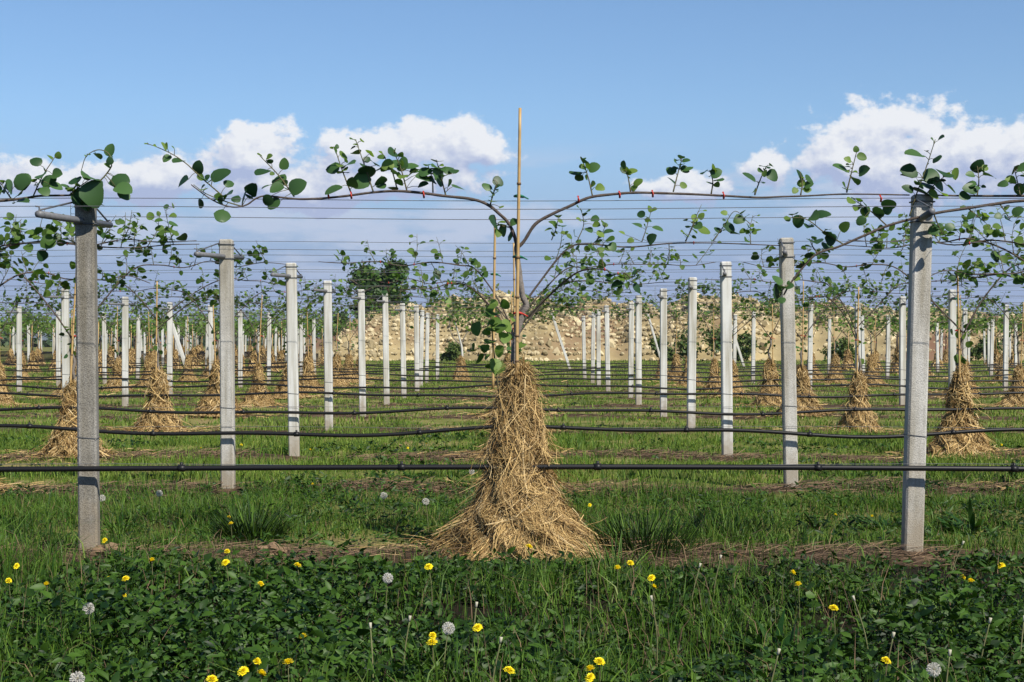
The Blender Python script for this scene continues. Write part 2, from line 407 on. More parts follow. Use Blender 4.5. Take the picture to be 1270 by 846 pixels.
def grid_axis(fine_lo, fine_hi, step, far):
    a_ = list(np.arange(fine_lo, fine_hi + 1e-6, step)); g = step
    hi = fine_hi; lo = fine_lo; up = []; dn = []
    while hi < far: g *= 1.35; hi += g; up.append(hi); lo -= g; dn.append(lo)
    return np.array(dn[::-1] + a_ + up)
gx = grid_axis(-14, 14, .16, 9000); gy = grid_axis(2, 40, .16, 9000)
GX, GY = np.meshgrid(gx, gy)
gv = np.stack([GX, GY, gh(GX, GY)], -1).reshape(-1, 3)
nx, ny = len(gx), len(gy)
ii = (np.arange(ny - 1)[:, None] * nx + np.arange(nx - 1)[None]).ravel()
mb = MB(); mb.add(gv, np.stack([ii, ii + 1, ii + nx + 1, ii + nx], -1))
tag(mb.build('ground', M_ground), kind='structure')

# distant wooded hills
mb = MB(); xs = np.linspace(-3500, 3500, 120)
hgt = 95 + 30 * np.sin(xs / 700 + .6) + 16 * np.sin(xs / 210) + 5 * np.sin(xs / 61) + 25 * np.exp(-((xs + 1500) / 700) ** 2)
hv = []
for k, (dy, fr) in enumerate(((0, -.02), (300, .55), (650, .9), (1000, 1.0), (1700, .6), (2300, -.02))):
    hv.append(np.stack([xs, np.full_like(xs, 5000 + dy), hgt * fr * (1 + .05 * np.sin(xs / 90 + k * 2))], -1))
hv = np.array(hv); n_ = len(xs); i_ = (np.arange(5)[:, None] * n_ + np.arange(n_ - 1)[None]).ravel()
mb.add(hv.reshape(-1, 3), np.stack([i_, i_ + 1, i_ + n_ + 1, i_ + n_], -1))
tag(mb.build('hills', M_hill), kind='structure')

# earth bank with rubble behind the orchard
def bank_top(px):                      # crest height in metres against image column
    return np.interp(px, [330, 372, 405, 440, 500, 620, 760, 900, 1020, 1110, 1200, 1290, 1400, 1560],
                     [0.0, 1.3, 1.9, 3.0, 4.1, 4.35, 4.2, 4.25, 4.05, 3.75, 3.3, 3.0, 2.6, 0.0])
YB = 112.0
def bank_mesh():
    nxb, nyb = 260, 34
    px = np.linspace(330, 1560, nxb); t = np.linspace(0, 1, nyb)
    PX, T = np.meshgrid(px, t)
    prof = np.interp(T, [0, .06, .30, .5, .62, .85, 1], [-.1, .12, .72, .97, 1.0, .8, -.05])
    X = (PX - CX) / F * YB; Y = YB - 5 + T * 16 + 1.2 * np.sin(PX / 37)
    n = (np.sin(X * 1.1 + Y * .6) + np.sin(X * 2.3 - Y * 1.7 + 1) * .6 + np.sin(X * .37 + 2) * 1.2)
    top = bank_top(PX) * (1 + .05 * np.sin(PX / 23) + .05 * np.sin(PX / 9.7 + 1) + .035 * np.sin(PX / 4.3 + 2))
    Zv = top * prof + n * .17 * np.clip(prof, 0, 1)
    v = np.stack([X, Y, Zv], -1).reshape(-1, 3)
    i0 = (np.arange(nyb - 1)[:, None] * nxb + np.arange(nxb - 1)[None]).ravel()
    return v, np.stack([i0, i0 + 1, i0 + nxb + 1, i0 + nxb], -1), X, Y, Zv
bv, bf, BX, BY, BZ = bank_mesh()
def bank_material():
    m = mat('bank_earth', (.19, .15, .075), .95, (.42, .335, .175), .5, bump=.8, bscale=3, detail=8)
    nt = m.node_tree; N = nt.nodes; b = N['Principled BSDF']; src = b.inputs['Base Color'].links[0].from_socket
    tc = N.new('ShaderNodeTexCoord'); s = N.new('ShaderNodeSeparateXYZ'); nt.links.new(tc.outputs['Object'], s.inputs[0])
    nz = N.new('ShaderNodeTexNoise'); nz.inputs['Scale'].default_value = .12; nz.inputs['Detail'].default_value = 5
    nt.links.new(tc.outputs['Object'], nz.inputs['Vector'])
    mr = N.new('ShaderNodeMapRange'); nt.links.new(nz.outputs[0], mr.inputs[0]); mr.inputs[1].default_value = .52; mr.inputs[2].default_value = .66
    mx = N.new('ShaderNodeMix'); mx.data_type = 'RGBA'; nt.links.new(mr.outputs[0], mx.inputs[0])
    nt.links.new(src, mx.inputs[6]); mx.inputs[7].default_value = (.15, .085, .052, 1)
    nt.links.new(mx.outputs[2], b.inputs['Base Color'])
    return m
mb = MB(); mb.add(bv, bf); tag(mb.build('earth_bank', bank_material()), kind='structure')
iv, if_ = ico(1)
mb = MB(); ns = 18000
ri = rng.integers(1, BX.shape[0] * 55 // 100, ns); rj = rng.integers(20, BX.shape[1] - 2, ns)
pxs = rj / BX.shape[1]
cl_m = np.sin(BX[ri, rj] * .55 + BZ[ri, rj] * 1.9) + np.sin(BX[ri, rj] * 1.27 - BZ[ri, rj] * 1.1 + 2)
keep = (U(size=ns) < .75 + .25 * cl_m) & (U(size=ns) < np.where((pxs > .50) & (ri < 9), .25, 1.0))
ri, rj = ri[keep], rj[keep]
pp = np.stack([BX[ri, rj] + U(-.2, .2, len(ri)), BY[ri, rj] + U(-.2, .2, len(ri)), BZ[ri, rj]], -1)
for q in range(8):
    s_ = slice(q, None, 8); n = len(pp[s_])
    tv = iv * (1 + U(-.25, .25, (len(iv), 1))) * np.array([1.1, .8, .75])
    batch(mb, tv, if_, pp[s_], rdir(n), rdir(n), np.minimum(.045 + rng.exponential(.065, n), .45))
tag(mb.build('rubble', M_stone, smooth=False), 'tan stones and rubble strewn over the earth bank behind the orchard', 'rubble', kind='stuff')

def foliage_tree(name, label, cat, x, y, h, wdt, m, nleaf, leaf, trunk=True, group=None, base=0.0, lobes=9, squash=1.0):
    t = thing(name, label, cat, (x, y, 0), 0, group)
    if trunk:
        mb = MB(); tube(mb, [(0, 0, -.1 + base), (.05 * h, 0, .25 * h), (0, .02 * h, .55 * h), (.02 * h, 0, .8 * h)], .03 * h, .008 * h, 8, per=5)
        for k in range(6):
            an = U(0, 6.28); z0 = U(.25, .5) * h
            tube(mb, [(.02 * h, 0, z0), (math.cos(an) * .2 * wdt, math.sin(an) * .2 * wdt, z0 + .15 * h), (math.cos(an) * .4 * wdt, math.sin(an) * .4 * wdt, z0 + .25 * h)], .013 * h, .004 * h, 6, per=4)
        mb.build('trunk', M_trunk, t)
    mb = MB(); z0, z1 = (.18 * h, h) if trunk else (.02 * h, h)
    cs = []
    for k in range(lobes):
        an = U(0, 6.28); rr = math.sqrt(U()) * .34 * wdt; zz = z0 + (z1 - z0) * U(.12, .80)
        sh = math.sin(math.pi * min(1, max(.12, (zz - z0) / (z1 - z0)))) ** .6
        cs.append((rr * math.cos(an) * sh, rr * math.sin(an) * sh, zz, U(.12, .24) * wdt))
    per = nleaf // lobes
    for (cx, cy, cz, r) in cs:
        nt_ = 22; tips = rdir(nt_) * (r * U(.35, 1.15, (nt_, 1)))
        w_ = rng.integers(0, nt_, per)
        pts = np.array([cx, cy, cz]) + tips[w_] * U(.5, 1.0, (per, 1)) + rng.normal(0, r * .13, (per, 3))
        pts[:, 2] = np.maximum(pts[:, 2] * squash, z0 * .5)
        batch(mb, TRI[0], TRI[1], pts, rdir(per) + np.array([0, 0, -.2]), rdir(per) + np.array([0, 0, .9]), leaf * U(.6, 1.3, per))
    mb.build('crown' if trunk else 'foliage', m, t)
    return t
foliage_tree('broadleaf_tree', 'dark green bushy tree rising behind the left end of the stony bank', 'tree', (474 - CX) / F * 128, 128, 8.9, 6.9, M_tree, 9000, .26, lobes=18)
foliage_tree('round_bush', 'small dark bush left of the large tree beyond the bank', 'bush', (416 - CX) / F * 140, 140, 4.4, 3.0, M_tree, 1500, .28, trunk=False, lobes=6)
foliage_tree('airy_tree', 'small hazy grey-green tree far off at the left edge', 'tree', (26 - CX) / F * 240, 240, 7.0, 6.5, M_shrub, 2200, .36, lobes=9)
foliage_tree('round_bush', 'small round bush beyond the far posts, just right of the front left post', 'bush', (158 - CX) / F * 230, 230, 4.2, 4.2, M_tree, 1000, .40, trunk=False, lobes=5)
for (px, hh, ww, yy, lab) in ((868, 2.6, 4.4, 105.2, 'dark green shrub at the foot of the bank, behind the third-row right post'),
                          (925, 1.9, 2.6, 105.0, 'low green shrub at the foot of the bank between two right-hand posts'),
                          (820, 1.5, 2.4, 105.0, 'sparse low shrub at the bank foot, just right of a leaning brace post'),
                          (1040, 1.6, 3.0, 105.0, 'olive shrub on the bare brown foot of the bank at right'),
                          (1215, 1.7, 3.4, 104.5, 'low spreading shrub under the falling right end of the bank'),
                          (560, 1.2, 2.2, 105.0, 'tiny shrub below the stones, left of the central straw mound')):
    foliage_tree('low_shrub', lab, 'shrub', (px - CX) / F * yy, yy, hh, ww, M_shrub, 1300, .20, trunk=False, lobes=7, group='shrubs along the foot of the bank')
# weeds growing on the bank and its crest
mb = MB(); n = 2600; ri = rng.integers(8, 22, n); rj = rng.integers(8, BX.shape[1] - 4, n)
cl = (np.sin(BX[ri, rj] * .9) + np.sin(BX[ri, rj] * .31 + 1) + U(-1, 1, n)) > .3
ri, rj = ri[cl], rj[cl]; n = len(ri)
pts = np.stack([BX[ri, rj], BY[ri, rj], BZ[ri, rj] + .05], -1) + rng.normal(0, .12, (n, 3))
batch(mb, TRI[0], TRI[1], pts, rdir(n) + np.array([0, 0, .8]), rdir(n), U(.12, .34, n))
tag(mb.build('bank_weeds', M_shrub), 'sparse green weeds growing over the top of the stony bank', 'weeds', kind='stuff')
# treeline on the horizon
mb = MB()
for k in range(150):
    x = U(-330, 330); y = U(330, 520); h = U(3.5, 7.5) * (1.0 if x < -20 else .8); w_ = U(5, 14); n = 90
    pts = np.stack([x + rng.normal(0, w_ * .35, n), y + rng.normal(0, 3, n), np.abs(rng.normal(0, .5, n)) * h * .9], -1)
    batch(mb, TRI[0], TRI[1], pts, rdir(n), rdir(n), U(.8, 1.8, n))
tag(mb.build('far_trees', M_fart), 'dark strip of distant trees along the horizon', 'trees', kind='stuff')

# ------------------------------------------------------------------ trellis posts
ORD = ['nearest', 'second', 'third', 'fourth', 'fifth', 'sixth', 'seventh', 'eighth', 'ninth', 'tenth', 'eleventh']
NTH = ['first', 'second', 'third', 'fourth', 'fifth']
PH = 2.22
def post_proto(m):
    t = thing('concrete_post', None, 'post', (0, 0, 0))
    mb = MB(); box(mb, (0, 0, PH / 2 - .15), (.118, .10, PH + .3), 0, .012)
    mb.build('shaft', m, t, smooth=False)
    mb = MB(); tube(mb, [(-.135, -.66, 2.06), (.07, .40, 2.075)], .021, sides=10)
    arm = mb.build('cross_arm', M_steel, t)
    for s, p in ((-1, (-.135, -.65)), (1, (.07, .39))):
        mb = MB(); tube(mb, [(p[0], p[1], 2.06), (p[0] + .005, p[1] + .0, 2.10), (p[0] - .012, p[1] + s * .018, 2.105)], .005, sides=5, per=4)
        mb.build('wire_hook', M_steel, arm)
        mb = MB(); tube(mb, [(p[0], p[1] - s * .02, 2.085), (p[0] * .4, s * .055, 2.185)], .006, sides=6)
        mb.build('stay_wire', M_wire, t)
    for zz in (2.175, 2.05):
        mb = MB(); tube(mb, [(-.064, -.055, zz), (.064, -.055, zz), (.064, .055, zz), (-.064, .055, zz), (-.064, -.055, zz)], .0045, sides=5)
        mb.build('wire_band', M_wire, t)
    mb = MB(); tube(mb, [(-.062, -.053, .735), (.062, -.053, .725), (.062, .053, .73), (-.062, .053, .735), (-.062, -.053, .735)], .0025, sides=4)
    mb.build('tie_wire', M_wire, t)
    return t
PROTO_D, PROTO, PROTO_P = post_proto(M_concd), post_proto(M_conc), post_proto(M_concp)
used = set()
def inst(proto):
    if proto.name not in used: used.add(proto.name); return proto
    return copy_tree(proto)
MEAS = {0: {-1: (111, 106), 1: (1131, 1144)}, 1: {-1: (283, 281), 1: (981, 975)}, 2: {-1: (365, 361), 1: (902, 900)},
        3: {-1: (408, 406), 1: (857, 859)}, 4: {-1: (450, 448), 1: (823, 823), -3: (84, 82), 3: (1180, 1180)},
        5: {-1: (480, 478), 1: (792, 792), -3: (156, 156), 3: (1118, 1118)}, 6: {-1: (501, 499), 1: (782, 783), -3: (210, 210), 3: (1065, 1064)}}
def place_post(r, c, px=None):
    y = ROWY[r]
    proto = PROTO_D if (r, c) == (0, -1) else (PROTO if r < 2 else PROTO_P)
    o = inst(proto)
    if px: x0 = (px[0] - CX) / F * y; x1 = (px[1] - CX) / F * y
    else: x0 = c * W / 2 + U(-.12, .12); x1 = x0 + U(-.05, .05)
    o.location = (x0, y + (0 if r < 3 else U(-.1, .1)), float(gh(x0, y)) - .02)
    dh = 0.0 if r < 2 else U(-.03, .03)
    o.scale = (1, 1, 1 + dh / PH)
    o.rotation_euler = (U(-.006, .006), math.atan2(x1 - x0, PH), U(-.06, .06))
    side = 'left' if c < 0 else 'right'
    n = (abs(c) + 1) // 2
    look = 'dark mottled grey' if proto is PROTO_D else ('speckled grey' if r < 2 else 'pale')
    if (r, c) == (0, -1): lab = 'dark mottled concrete post in the left foreground with leaves over its top'
    elif (r, c) == (0, 1): lab = 'speckled light grey concrete post in the right foreground, leaning slightly right'
    else: lab = '%s concrete post, %s row back, %s %s of the central mound' % (look, ORD[r], 'next' if n == 1 else NTH[n - 1] + ' to the', side)
    tag(o, ' '.join(lab.split()), 'post', 'concrete posts holding up the trellis rows')
NROW = 11
for r in range(NROW):
    y = ROWY[r]; half = .318 * y + .8
    for c in (-1, 1, -3, 3, -5, 5, -7, 7):
        m_ = MEAS.get(r, {}).get(c)
        if m_ or abs(c * W / 2) < half: place_post(r, c, m_)

# leaning brace posts at the ends of rows
for (bx, by, tx, ty, lab) in ((238, 474, 212, 398, 'leaning brace post propping a post at left, by the third straw mound'),
                              (424, 473, 403, 414, 'leaning brace post just right of the fourth-row left post'),
                              (708, 458, 684, 388, 'leaning brace post on the grass just right of the central stake'),
                              (822, 452, 803, 388, 'leaning brace post half hidden by the second-row right post column'),
                              (924, 456, 905, 398, 'leaning brace post between the two nearest posts at right'),
                              (1243, 441, 1236, 398, 'small leaning brace post near the right edge')):
    y = CH * F / (by - CY); mb = MB(); p0 = P(bx, by + 3, y); p1 = P(tx, ty, y)
    d = p1 - p0; ln = np.linalg.norm(d)
    box(mb, (0, 0, ln / 2), (.12, .10, ln), 0, .012)
    o = mb.build('brace_post', M_concp, smooth=False); o.location = p0
    o.rotation_euler = (0, math.atan2(d[0], d[2]), 0)
    tag(o, lab, 'post', 'leaning brace posts at the row ends')

# ------------------------------------------------------------------ wires and irrigation pipes
def rowx(r): y = ROWY[r]; return .318 * y + 3.5
for r in range(NROW):
    y = ROWY[r]; hx = rowx(r)
    for nm, dy, h, txt in (('top', -.02, 2.205, 'thin steel wire along the post tops of the %s row'),
                           ('front', -.65, 2.098, 'thin steel wire along the near arm ends of the %s row'),
                           ('back', .39, 2.112, 'thin steel wire along the far arm ends of the %s row'),
                           ('low', -.062, .575, 'thin wire just above the black pipe of the %s row')):
        if nm == 'low' and r > 3: continue
        mb = MB(); xs = np.linspace(-hx, hx, 60)
        sag = -.018 * (1 - np.cos((xs / W + .5) * 2 * math.pi)) * .5 + U(-.012, .012)
        tube(mb, np.stack([xs, np.full(60, y + dy), h + sag + .01], -1), .0022 if nm != 'low' else .0018, sides=5)
        o = mb.build('trellis_wire', M_wire, origin=(0, y + dy, h))
        tag(o, txt % ORD[r] + ' back' if r else txt % 'nearest', 'wire', 'steel wires of the trellis rows')
for r in range(NROW):
    y = ROWY[r]; hx = rowx(r); n = 90; xs = np.linspace(-hx, hx, n)
    amp = 0.006 if r == 0 else U(.02, .042)
    ph = U(0, 6.28)
    zz = .545 + amp * np.sin(xs * 1.22 + ph) + amp * .5 * np.sin(xs * 2.9 + ph * 2) + (-.0025 * xs if r == 0 else .01 * U(-1, 1))
    if r == 0: zz = .548 + .012 * np.sin((xs + 2.6) * .55) 
    yy = y - .115 + .006 * np.sin(xs * 1.7)
    t = thing('irrigation_pipe', ('black irrigation pipe stretched along the %s row' % ORD[r]) + (' back' if r else ', across the foreground'), 'pipe', (0, y, .5), 0, 'black drip irrigation pipes along the rows')
    mb = MB(); tube(mb, np.stack([xs, yy - y, zz - .5], -1), .0165, sides=8); mb.build('hose', M_pipe, t)
    if r < 5:
        for xe in np.arange(-hx + U(0, 1), hx, 1.15 if r else 1.27):
            k = int(np.clip(np.searchsorted(xs, xe), 0, n - 1))
            mb = MB(); tube(mb, [(xs[k] - .022, yy[k] - y, zz[k] - .5), (xs[k] + .022, yy[k] - y, zz[k] - .5)], .021, sides=8)
            tube(mb, [(xs[k], yy[k] - y, zz[k] - .5), (xs[k], yy[k] - y, zz[k] - .5 + .036)], .009, sides=6)
            mb.build('emitter', M_pipe, t)

# ------------------------------------------------------------------ straw mounds
def mound(seed, nst, wst, prof, cores=True):
    r_ = np.random.default_rng(seed)
    H = np.array([p[0] for p in prof]); R = np.array([p[1] for p in prof])      # descending height
    rad = lambda h: np.interp(-h, -H, R)
    mb = MB(); na, nh = 28, 22
    hs = np.linspace(H[0], -.03, nh); an = np.linspace(0, 2 * math.pi, na, endpoint=False)
    AA, HH = np.meshgrid(an, hs)
    lump = lambda A, h: 1 + .10 * np.sin(A * 2 + seed + h * 5) + .09 * np.sin(A * 5 - h * 17 + seed * 2) + .07 * np.sin(A * 9 + h * 31)
    RR = rad(HH) * lump(AA, HH) * .90
    v = np.stack([RR * np.cos(AA), RR * np.sin(AA), HH], -1).reshape(-1, 3)
    i0 = (np.arange(nh - 1)[:, None] * na + np.arange(na)[None]); i1 = (np.arange(nh - 1)[:, None] * na + (np.arange(na)[None] + 1) % na)
    mb.add(v, np.stack([i0, i0 + na, i1 + na, i1], -1).reshape(-1, 4), 1)
    ct = np.vstack([v[:na], [[0, 0, H[0] + .03]]]); kk = np.arange(na)
    mb.add(ct, np.stack([kk, (kk + 1) % na, np.full(na, na)], -1), 1)
    # strands draped over the heap
    K = 6; ln = r_.uniform(.06, .38, nst)
    pr = np.interp(np.linspace(H[0], 0, 200), H[::-1], R[::-1]) + .05; cdf = np.cumsum(pr); cdf /= cdf[-1]
    h0 = np.interp(r_.uniform(size=nst), cdf, np.linspace(H[0], 0, 200)) + r_.uniform(-.02, .10, nst)
    a0 = r_.uniform(0, 2 * math.pi, nst)
    th = .45 * np.sin(a0 * 3 + h0 * 9 + seed) + .35 * np.sin(a0 * 7 - h0 * 15) + r_.normal(0, .38, nst); wild = r_.uniform(size=nst) < .30; th[wild] = r_.uniform(-1.6, 1.6, wild.sum())
    lift0 = r_.exponential(.010, nst) * r_.uniform(.3, 1.2, nst); liftk = r_.normal(0, .35, nst) * (r_.uniform(size=nst) < .5) + (r_.uniform(size=nst) < .05) * r_.uniform(0, .9, nst)
    pts = np.zeros((nst, K, 3)); h = h0.copy(); A = a0.copy(); step = ln / (K - 1)
    curl = r_.normal(0, .12, nst)
    for k in range(K):
        rr = rad(np.clip(h, 0, H[0])) * lump(A, h)
        tk = k / (K - 1)
        rr = rr + lift0 + np.clip(liftk * (tk ** 1.6) * ln * .8, -.02, .2)
        pts[:, k] = np.stack([rr * np.cos(A), rr * np.sin(A), np.maximum(h, .006 + lift0 * .5)], -1)
        slope = np.arctan2(rad(np.clip(h - .06, 0, H[0])) - rad(np.clip(h, 0, H[0])), .06)
        thk = th + curl * k
        h = h - step * np.cos(thk) * np.cos(np.clip(slope, -.6, 1.3))
        A = A + step * np.sin(thk) / np.maximum(rr, .07)
    pts[:, :, :2] = pts[:, :, :2] + r_.normal(0, .003, (nst, K, 2))
    out = norm(pts * np.array([1, 1, 0]) + np.array([0, 0, .3]))
    d = norm(np.gradient(pts, axis=1)); sd_ = norm(np.cross(d, out) + r_.normal(0, .45, (nst, 1, 3)))
    w = wst * np.exp(r_.normal(-.05, .35, (nst, 1, 1))) * np.linspace(1, .7, K)[None, :, None]
    V = np.stack([pts - sd_ * w, pts + sd_ * w], 2).reshape(-1, 3)
    base = np.arange(nst)[:, None] * K * 2 + np.arange(K - 1)[None] * 2
    mb.add(V, np.stack([base, base + 1, base + 3, base + 2], -1).reshape(-1, 4), 0)
    # tufts standing up round the trunk
    nt_ = nst // 14; an = r_.uniform(0, 6.28, nt_); p0 = np.stack([.03 * np.cos(an), .03 * np.sin(an), H[0] - .06 + r_.uniform(-.05, .03, nt_)], -1)
    dr = norm(np.stack([np.cos(an) * .7, np.sin(an) * .7, r_.uniform(.2, 1.6, nt_)], -1)); l2 = r_.uniform(.05, .14, nt_)
    tip = p0 + dr * l2[:, None]; mid = p0 + dr * l2[:, None] * .55 + np.array([0, 0, .012]); tip[:, 2] -= l2 * .35
    sd2 = norm(np.cross(dr, r_.normal(size=(nt_, 3))))
    V = np.stack([p0 - sd2 * wst, p0 + sd2 * wst, mid - sd2 * wst, mid + sd2 * wst, tip - sd2 * wst * .5, tip + sd2 * wst * .5], 1).reshape(-1, 3)
    b_ = np.arange(nt_)[:, None] * 6 + np.array([[0, 2]]); mb.add(V, np.stack([b_, b_ + 1, b_ + 3, b_ + 2], -1).reshape(-1, 4), 0)
    return mb
FRONT = [(1.17, .03), (1.10, .06), (1.02, .085), (.9, .105), (.78, .125), (.68, .15), (.60, .165), (.54, .155), (.48, .185), (.42, .225), (.36, .245), (.25, .335), (.12, .42), (.04, .49), (0, .56)]
PR = [[(.96, .04), (.88, .09), (.74, .115), (.62, .13), (.52, .12), (.42, .17), (.25, .24), (.1, .31), (0, .39)],
      [(.92, .04), (.84, .10), (.72, .12), (.58, .13), (.46, .15), (.38, .21), (.2, .28), (.08, .36), (0, .46)],
      [(.99, .035), (.90, .085), (.76, .105), (.64, .125), (.54, .11), (.42, .16), (.22, .25), (.1, .32), (0, .42)]]
G_M = 'straw mounds around the vine trunks'
mats_s = [M_straw, M_strawc]
om = mound(3, 12000, .0018, FRONT).build('straw_mound', mats_s, smooth=False)
om.location = ((643 - CX) / F * Z1, Z1, 0)
tag(om, 'large tall straw mound in the centre foreground, widest at its shaggy base', 'straw mound', G_M)
MP = [mound(11 + k, 3000, .0042, PR[k]).build('straw_mound', mats_s, smooth=False) for k in range(3)]
MF = [mound(21 + k, 420, .012, PR[k]).build('straw_mound', mats_s, smooth=False) for k in range(2)]
def side_txt(c):
    return 'directly behind the central mound' if c == 0 else '%s to the %s of the central mound' % (NTH[abs(c) - 1], 'left' if c < 0 else 'right')
def place_mound(protos, r, c, x, y, label, group=G_M, sc_=.90):
    p = protos[int(U(0, len(protos)))]
    o = inst(p); o.location = (x, y, float(gh(x, y)) - .01)
    o.rotation_euler = (0, 0, U(0, 6.28)); s = sc_ * U(.92, 1.1); o.scale = (s * U(.92, 1.12), s * U(.92, 1.12), s)
    tag(o, label, 'straw mound', group)
VX = {}
for r in range(1, NROW):
    y = ROWY[r]; half = .318 * y + 1.2
    for c in (0, -1, 1, -2, 2, -3, 3):
        if abs(c * W) > half: continue
        x = c * W + U(-.12, .12) + 0
        if (r, c) == (1, 0): x = .05
        if (r, c) == (2, 1): x = (1190 - CX) / F * y
        if (r, c) == (2, -1): x = (92 - CX) / F * y
        VX[r, c] = x
        place_mound(MP, r, c, x, y, 'straw mound in the %s row back, %s' % (ORD[r], side_txt(c)))

# ------------------------------------------------------------------ bamboo stakes
def bamboo(pts, r0):
    mb = MB(); p = spline(pts, 8); tube(mb, p, r0, r0 * .8, 8)
    ln = np.linalg.norm(p[-1] - p[0]); nn = int(ln / .27)
    for k in range(1, nn):
        q = p[int(k / nn * (len(p) - 1))]; d = norm(p[-1] - p[0])
        tube(mb, [q - d * .007, q + d * .007], r0 * 1.18, sides=8, mi=1)
    return mb
def stake(x, y, pts, r0, label, ties=()):
    t = thing('bamboo_stake', label, 'stake', (x, y, 0), 0, 'bamboo stakes beside the vine trunks')
    bamboo(pts, r0).build('cane', [M_bamboo, M_bambd], t)
    for (px_, pz, m) in ties:
        mb = MB(); tube(mb, [(px_ - .028, -.012, pz), (px_, -.022, pz + .006), (px_ + .03, -.008, pz - .004), (px_, .02, pz), (px_ - .028, -.012, pz)], .007, sides=5, per=3)
        tube(mb, [(px_ + .025, -.015, pz), (px_ + .06, -.02, pz - .018)], .006, .004, 5)
        mb.build('tie', m, t)
    return t
c0 = P(641, 470, Z1); c1 = P(645, 134, Z1 - .06)
stake(c0[0], Z1, [(0, -.06, c0[2]), (.003, -.06, 1.6), (c1[0] - c0[0], -.06, c1[2])], .0115, 'tall bamboo stake rising from the central straw mound high above the wires',
      [(.008, 1.50, M_red), (.005, 1.85, M_green), (.012, 2.225, M_green)])
SP = []
for k in range(3):
    lean = (-.03, .05, .0)[k]
    SP.append(stake(0, 0, [(0, -.07, .8), (lean * .5, -.07, 1.5), (lean, -.07, 2.02 + .12 * k)], .0125, None, [(lean * .4, 1.36, M_red), (lean * .6, 1.7, M_green)]))
for (r, c), x in VX.items():
    y = ROWY[r]
    o = inst(SP[(r + c) % 3]); o.location = (x + U(-.04, .04), y, 0)
    o.rotation_euler = (U(-.02, .02), U(-.02, .02), 0); o.scale = (1, 1, U(.95, 1.08))
    if (r, c) == (1, 0): o.scale = (1, 1, 1.13); o.location.x = P(614, 430, y)[0]; o.rotation_euler = (0, -.02, 0)
    tag(o, 'bamboo stake of the %s row back, %s' % (ORD[r], side_txt(c)), 'stake', 'bamboo stakes beside the vine trunks')

# ------------------------------------------------------------------ vines
def leaf_on(mb, base, center, size, mi, lo=False, tilt=None, rg=rng, petiole=True):
    d = center - base; dn = np.linalg.norm(d)
    dirv = norm(d + rg.normal(0, .25, 3) * max(dn, .02) + np.array([0, -.02, -.005]))
    dirv = norm(dirv + np.array([0, rg.normal(0, .35), 0]))
    nv = norm(np.array([rg.normal(.1, .42), -.50 + rg.normal(0, .35), .75]) if tilt is None else tilt)
    start = center - dirv * size * .5
    tv, tf = KIWI_LO if lo else KIWI[rg.integers(0, 6)]
    batch(mb, tv, tf, start[None], dirv[None], nv[None], size, mi)
    if petiole and np.linalg.norm(start - base) > .01:
        tube(mb, [base, (base + start) / 2 + np.array([0, 0, .006]), start], .0022, .0016, 4, 0)

def face():
    return np.array([rng.normal(.1, .42), -.72 + rng.normal(0, .35), .60 + rng.normal(0, .2)])
def shoot_px(stem, leaves, y, parent, origin, r0=.005, yo=0.0, young=False):
    """a leafy shoot measured from the photograph: stem and leaf centres at the depth of the row"""
    mb = MB(); dep = U(-.05, .05)
    st = np.array([P(px, py, y + yo + dep * k / max(1, len(stem) - 1)) for k, (px, py) in enumerate(stem)])
    sp = spline(st, 6); tube(mb, sp, r0, r0 * .45, 6, 0)
    for (px, py, s) in leaves:
        c = P(px, py, y + yo + U(-.07, .05)); k = np.argmin(np.linalg.norm((sp - c)[:, [0, 2]] + np.array([0, .02]), axis=1))
        size = s * y / F * 1.06 * U(.8, 1.15)
        small = s < 11
        leaf_on(mb, sp[k], c, size, 2 if (small or young or (s < 17 and U() < .22)) else 1, tilt=face())
        if s > 17 and U() < .25: leaf_on(mb, sp[k], c + np.array([U(-.03, .03), .03, -.03]), size * .7, 1)
    for k in range(4):                 # small leaves still unfolding along the shoot
        b = sp[int(U(.25, 1) * (len(sp) - 1))]; leaf_on(mb, b, b + norm(np.array([U(-1, 1), U(-.6, .6), U(-.2, 1)])) * U(.02, .05), U(.025, .06), 2 if U() < .6 else 1)
    return mb.build('shoot', [M_shoot, M_leaf, M_leafy], parent, origin=origin)

Y1 = Z1
def cane_px(pts, r0, r1, y, parent, origin, m=M_bark, yo=-.03):
    mb = MB(); tube(mb, [P(px, py, y + yo) for px, py in pts], r0, r1, 8, per=6, knob=.07)
    return mb.build('cane', m, parent, origin=origin)
def tie_px(px, py, y, parent, origin):
    mb = MB(); c = P(px, py, y - .045); tube(mb, [c + np.array([0, .01, .018]), c + np.array([.002, -.014, 0]), c + np.array([.004, .01, -.020])], .0065, sides=6)
    mb.build('tie', M_red, parent, origin=origin)

vo = np.array([P(640, 423, Z1)[0], Z1, 0.0])
v1 = thing('kiwi_vine', 'nearest kiwi vine in the centre, its two long canes spread along the top wire', 'vine', tuple(vo), 0, 'kiwi vines trained on the trellis rows')
mb = MB(); tube(mb, [P(636, 478, Z1), P(637, 452, Z1), P(640, 421, Z1), P(648, 390, Z1), P(653, 379, Z1), P(648, 366, Z1), P(645, 345, Z1), P(642, 322, Z1), P(641, 304, Z1)], .021, .017, 9, per=6, knob=.10)
mb.build('trunk', M_barkg, v1, origin=vo)
cl_ = cane_px([(641, 306), (637, 290), (630, 276), (620, 266), (605, 254), (585, 247), (550, 243), (520, 239), (490, 237), (460, 239), (430, 243), (400, 246), (372, 247), (350, 245), (330, 243), (318, 246), (306, 254), (292, 257), (276, 254), (260, 246), (246, 236), (237, 229)], .0108, .0032, Z1, v1, vo)
